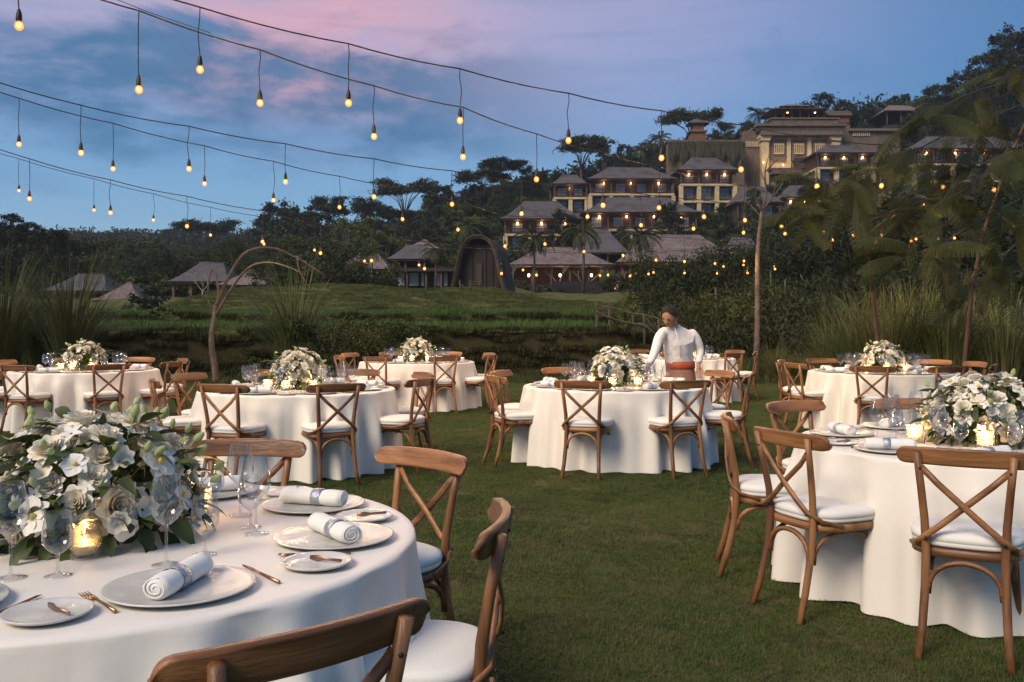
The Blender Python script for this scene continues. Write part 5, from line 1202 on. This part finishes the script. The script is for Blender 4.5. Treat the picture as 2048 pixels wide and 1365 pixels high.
clump(588, 26.5, 1.3, 1, 'pampas grass clump right of the arching bare tree', gp); clump(690, 26, .55, 0, 'smaller pampas grass clump beside the fern shrub', gp)
for i, (px, Y, h) in enumerate(((662, 25.5, 2.3), (705, 25, 2.0), (742, 27, 2.2), (520, 27, .9), (335, 26, 1.0))): bush(px, Y, h, 'mid', 300 + i, 'feathery fern shrub on the ditch bank', 'fern shrubs on the ditch bank', 1.5, .05, 'fern_shrub', 24)
tag(bush(318, 36.5, .55, 'dark', 330, 'low dark purple shrub on the terrace', None, 3.0, .06, 'purple_shrub', 18), cat='bush')
rd_ = [blades_mesh('blades', 380, 2.6, .5, .95, .012, 'reed', 11, 1.3), blades_mesh('blades', 340, 2.4, .55, .85, .014, 'reed', 12, 1.3)]
gq = 'reed clumps in the right thicket'
for i, (px, Y, sc) in enumerate(((1715, 20, .85), (1770, 19, .95), (1830, 19.5, 1.0), (1890, 18.6, .95), (1945, 20, .95), (2010, 18.5, .9), (1660, 22, .7), (1870, 22.5, 1.05), (1790, 23, 1.0), (1995, 23, 1.05))): clump(px, Y, sc, i, 'tall arching green reed clump in the dark thicket', gq, 'reed_clump', rd_, False)
for i, (px, Y, sc) in enumerate(((1545, 22.6, .45), (1575, 22.4, .38), (1440, 24, .42), (1610, 23, .4), (1485, 23.4, .36), (1400, 24.5, .36))): clump(px, Y, sc, i, 'low reed tuft at the lawn edge by the slender trunk', 'reed tufts at the lawn edge', 'reed_tuft', rd_, False)
pr_ = [blades_mesh('blades', 60, 2.1, .7, .45, .028, 'pale', 13, .7), blades_mesh('blades', 56, 2.0, .8, .55, .026, 'pale', 14, .8)]
for i, (px, Y, sc, z_) in enumerate(((1800, 24, 1.18, 0), (1850, 25, 1.25, 0), (1905, 24, 1.2, 0), (1990, 24.5, 1.3, 0), (2035, 24, 1.25, 0))): clump(px, Y, sc, i, 'pale broad-bladed grass plant rising behind the reeds', 'pale broad-bladed plants', 'broad_bladed_plant', pr_, False)
# banana-like plants
bl = leaf_mesh('leaf', 1.5, .21, .55, V_['mid'], 8)
for i, (px, Y, sc) in enumerate(((1655, 26, .95), (1700, 27, 1.1), (1735, 26, .9), (1630, 28, 1.0))):
    x = (px - 1024) * Y / F; t_ = thing('banana_plant', 'broad-leaved banana-like plant beside the reeds', 'plant', (x, Y, Hs(x, Y)), 0, 'banana-like plants')
    r = random.Random(i + 5); t_.scale = (sc, sc, sc)
    st = MB()
    for k in range(13):
        a = k * 2.4 + r.uniform(-.2, .2); e_ = r.uniform(.7, 1.35); zb = r.uniform(.5, 1.3); d = Vector((math.cos(a) * math.cos(e_), math.sin(a) * math.cos(e_), math.sin(e_)))
        pb_ = Vector((math.cos(a) * .16, math.sin(a) * .16, zb)); st.tube([(0, 0, 0), pb_ * .6, pb_], [.05, .03, .018], 6, cap=False)
        ob('leaf', bl, t_, pb_, d.to_track_quat('Y', 'Z'), r.uniform(.8, 1.2))
    st.build('stem', V_['mid'], t_)
# the arching bare tree
YA = 22.0; A0 = at(428, 770, YA); A0.z = Hs(A0.x, YA)
ar = thing('bare_tree', 'slender bare tree with long arching branches beside the white table', 'tree', A0)
def pth(pts, r0, r1, nme, mt, Y=YA, par=ar, org=A0, bend=0.0):
    V = [at(a, b_, Y + bend * i) - org for i, (a, b_) in enumerate(pts)]
    sm_ = []
    for i in range(len(V) - 1):
        p_, q_ = V[max(0, i - 1)], V[i]; s_, u_ = V[i + 1], V[min(len(V) - 1, i + 2)]
        for k in range(4):
            w_ = k / 4; sm_.append(.5 * ((2 * q_) + (s_ - p_) * w_ + (2 * p_ - 5 * q_ + 4 * s_ - u_) * w_ * w_ + (3 * q_ - p_ - 3 * s_ + u_) * w_ ** 3))
    sm_.append(V[-1]); n = len(sm_)
    return MB().tube(sm_, [r0 + (r1 - r0) * i / (n - 1) for i in range(n)], 7).build(nme, mt, par)
pth([(432, 778), (430, 740), (424, 700), (423, 670), (428, 640), (431, 612)], .085, .055, 'trunk', V_['vine'])
pth([(430, 625), (442, 588), (462, 545), (488, 508), (520, 496), (556, 499), (588, 514), (620, 532), (650, 552)], .045, .018, 'branch', V_['bark'], bend=.12)
pth([(431, 632), (452, 596), (478, 556), (508, 530), (545, 526), (580, 536), (598, 545)], .038, .015, 'branch', V_['bark'], bend=-.15)
pth([(432, 612), (437, 590), (434, 560), (429, 543), (423, 542), (418, 560), (416, 590)], .035, .012, 'branch', V_['bark'])
pth([(594, 512), (598, 540), (612, 566), (628, 592)], .018, .010, 'branch', V_['bark'], bend=.05)
pth([(428, 640), (420, 610), (408, 580), (400, 560)], .018, .007, 'twig', V_['bark'])
# slender spotted trunk behind the waiter
YS = 23.5; S0 = at(1516, 760, YS); S0.z = Hs(S0.x, YS)
st_ = thing('slender_tree', 'slender spotted tree with bare forked top behind the waiter', 'tree', S0)
pth([(1514, 768), (1513, 720), (1515, 640), (1515, 560), (1516, 500), (1521, 445), (1524, 420)], .088, .045, 'trunk', V_['vine'], YS, st_, S0)
for k, pts in enumerate((((1523, 424), (1512, 395), (1498, 375), (1486, 350)), ((1523, 424), (1532, 385), (1530, 345), (1538, 310)), ((1524, 420), (1545, 395), (1562, 372), (1571, 350)), ((1512, 395), (1510, 365), (1502, 335)), ((1531, 365), (1520, 340), (1512, 312)), ((1545, 395), (1552, 365), (1548, 340)), ((1520, 432), (1500, 410), (1478, 398)), ((1498, 375), (1484, 372), (1470, 362)), ((1530, 345), (1544, 330), (1556, 318)))):
    pth(pts, .035 if k < 3 else .02, .007, 'branch', V_['bark'], YS, st_, S0, (-.2, .15, .2, -.3, .3, -.1, .1, .2, -.2)[k])
# thin stems among the thicket
for px, y0, y1, Y in ((1432, 575, 665, 30), (1542, 540, 640, 31), (1571, 560, 650, 31)):
    A_ = at(px, y1 + 60, Y); A_.z = Hs(A_.x, Y); B_ = at(px - 1, y0, Y); tag(MB().tube([A_, (A_ + B_) / 2 + Vector((.03, 0, 0)), B_], .03, 6).build('bamboo_stem', V_['bark']), 'thin bare bamboo stem standing in the thicket', 'stem', 'bare bamboo stems')
# frangipani with bare pale branches
fr_me = [twiggy(3, 3.2, 'wbark', .07, 3, .75, .35), twiggy(4, 3.4, 'wbark', .07, 3, .75, .35)]
for i, (px, Y, sc, lb) in enumerate(((1172, 122, 1.5, 'restaurant'), (1118, 122, 1.3, 'restaurant'), (1338, 120, 1.4, 'restaurant'), (1015, 116, 1.3, 'restaurant'), (1255, 121, 1.2, 'restaurant'), (405, 80, .9, 'villas'), (12, 48, .6, 'villas'), (150, 66, .6, 'villas'), (545, 75, .9, 'villas'))):
    x = (px - 1024) * Y / F; t_ = thing('frangipani_tree', 'bare pale-branched frangipani in front of the ' + lb, 'tree', (x, Y, Hs(x, Y)), i, 'frangipanis by the ' + lb); t_.scale = (sc, sc, sc); ob('trunk', fr_me[i % 2], t_)
# rustic branch fence
YF = 31.0
fo = at(1250, 690, YF); fo.z = 0; fo.x, fo.y = fo.x, YF
fz = thing('branch_fence', 'rustic fence of crooked pale branches behind the waiter', 'fence', fo)
for a, b_, c in ((1193, 607, 650), (1218, 618, 652), (1266, 630, 690), (1288, 630, 700), (1318, 640, 700)): pth([(a, c + 14), (a + 1, (b_ + c) / 2), (a - 1, b_)], .05, .04, 'fence_post', V_['bark'], YF, fz, fo)
pth([(1187, 606), (1205, 613), (1230, 617), (1258, 626), (1285, 630), (1312, 636), (1340, 652)], .035, .03, 'fence_rail', V_['bark'], YF, fz, fo)
pth([(1192, 624), (1215, 634), (1240, 642), (1268, 648), (1290, 652), (1310, 668), (1330, 682)], .035, .03, 'fence_rail', V_['bark'], YF - .1, fz, fo)
for a, b_, c, e in ((1213, 615, 1224, 606), (1258, 626, 1246, 612), (1288, 634, 1312, 660)): pth([(a, b_), ((a + c) / 2, (b_ + e) / 2 - 2), (c, e)], .02, .012, 'branch', V_['bark'], YF, fz, fo)
bush(1292, 33, 1.9, 'light', 350, 'bright young shrub behind the branch fence', None, 1.2, .06, 'young_shrub', 12)
# handrail of sticks on the mound by the barn
ho_ = at(950, 600, 56); ho_.z = 0
hz = thing('stick_handrail', 'rough stick handrail leading down from the rice barn', 'handrail', ho_)
pth([(917, 566), (945, 588), (965, 606), (980, 620)], .05, .05, 'rail', V_['bark'], 56, hz, ho_)
for a, b_ in ((920, 568), (980, 618)): pth([(a, b_ + 14), (a, b_ - 8)], .06, .05, 'post', V_['bark'], 56, hz, ho_)
# ---------------------------------------------------------------- feathery trees on the right
def frond_mesh(name, seed):
    r = random.Random(seed); C, U, W = [], [], []; L = 1.0; n = 15; P = Vector((0, 0, 0)); ang = .25
    for k in range(n + 3):
        t_ = Vector((0, math.cos(ang), math.sin(ang))); Pn = P + t_ * (L / n); ang -= .042
        C.append((P + Pn) / 2); U.append((Pn - P) * .55); W.append(Vector((.006, 0, 0)))
        if k >= 3:
            pl_n = .19 * math.sin(math.pi * (.22 + .70 * (k - 3) / n)) ** .8
            for sg in (-1, 1):
                d = (Vector((sg, 0, 0)) * .93 + t_ * .36 + Vector((0, 0, -.22))).normalized(); m_ = 13
                for q in range(m_):
                    c = Pn + d * pl_n * (q + .7) / m_ + Vector((0, 0, -.10)) * ((q / m_) ** 2) * pl_n * 2
                    for s2 in (-1, 1):
                        u = (t_ * s2 + d * .45).normalized() * .0195 * (1 - .35 * q / m_); C.append(c + u); U.append(u); W.append(d * .0085)
        P = Pn
    me = cards(name, np.array(C), np.array(U), np.array(W), V_['feather'])
    return me
frs = [frond_mesh('frond', 1), frond_mesh('frond', 2)]
def feather_tree(label, trunk, limbs, Yt, seed, fsz):
    r = random.Random(seed); o0 = at(*trunk[0][:2], Yt); o0.z = 0
    t_ = thing('feathery_tree', label, 'tree', o0, 0, 'feathery trees on the right')
    tp_ = [at(a, b_, Yt) - o0 for a, b_ in trunk]; tp_[0].z = -.1
    MB().tube(tp_, [.038 - .022 * i / (len(tp_) - 1) for i in range(len(tp_))], 8).build('trunk', V_['rbark'], t_)
    for lb in limbs:
        pts = [at(a, b_, y_) - o0 for a, b_, y_ in lb]
        MB().tube(pts, [.014 - .010 * i / (len(pts) - 1) for i in range(len(pts))], 6).build('branch', V_['dbark'], t_)
        for i in range(1 if len(pts) < 4 else 2, len(pts)):
            for k in range(7 if i == len(pts) - 1 else 6):
                b0 = pts[i - 1].lerp(pts[i], r.uniform(.5, 1)); dr = (pts[i] - pts[i - 1]).normalized()
                d = (dr * .7 + Vector((r.uniform(-1, 1), r.uniform(-.8, .5), r.uniform(-.8, .3)))).normalized()
                ob('frond', frs[r.randrange(2)], t_, b0, d.to_track_quat('Y', 'Z') @ Quaternion((0, 1, 0), r.uniform(-.9, .9)), fsz * r.uniform(.75, 1.15))
    return t_
feather_tree('feathery-leaved tree with thin leaning red-brown trunk by the reed table', [(1768, 830), (1758, 700), (1742, 560), (1736, 500), (1722, 440)],
             [[(1736, 500, 14), (1700, 460, 13.8), (1640, 420, 13.4), (1580, 425, 13)], [(1722, 440, 14), (1680, 390, 13.6), (1650, 350, 13)], [(1722, 440, 14), (1760, 380, 13.5), (1745, 320, 12.8)], [(1724, 450, 14), (1790, 420, 13.6), (1850, 400, 13)]], 14, 3, .7)
feather_tree('taller feathery-leaved tree with dark red trunk spreading over the orchid table', [(1922, 840), (1930, 720), (1944, 580), (1965, 470), (2010, 340), (2070, 200)],
             [[(2070, 200, 14), (1980, 235, 12.4), (1880, 275, 11.2), (1790, 325, 10.4), (1690, 362, 9.8)], [(2040, 270, 14), (1990, 330, 12.2), (1930, 380, 11), (1850, 420, 10.2)], [(2070, 200, 14), (2010, 165, 12.4), (1930, 190, 11.4), (1850, 235, 10.6)],
              [(2010, 340, 14), (2040, 400, 12), (1960, 440, 10.6), (1880, 490, 9.8), (1800, 520, 9.2)], [(1985, 420, 14), (2050, 470, 12), (2000, 520, 10.6), (1940, 560, 9.9)], [(2070, 200, 14), (2090, 260, 11), (2030, 300, 9.8), (1960, 330, 9.2)], [(2070, 200, 14), (2080, 120, 11.6), (2030, 140, 10.6)], [(2050, 250, 14), (2080, 380, 10.5), (2040, 440, 9.5)]], 14, 8, .72)
# ---------------------------------------------------------------- evening haze in the valley air
hm = bpy.data.materials.new('haze_air'); hm.use_nodes = True; nt = hm.node_tree
nt.nodes.remove(nt.nodes['Principled BSDF'])
pv = nt.nodes.new('ShaderNodeVolumePrincipled'); pv.inputs['Color'].default_value = (.72, .82, .95, 1); pv.inputs['Density'].default_value = 0.00022; pv.inputs['Anisotropy'].default_value = 0.2
nt.links.new(pv.outputs[0], nt.nodes['Material Output'].inputs['Volume'])
hb = MB().b2(-1250, 1250, -40, 1200, -2.5, 130).build('haze', hm, None, False)
tag(hb, 'thin evening haze filling the valley', 'haze', kind='stuff')
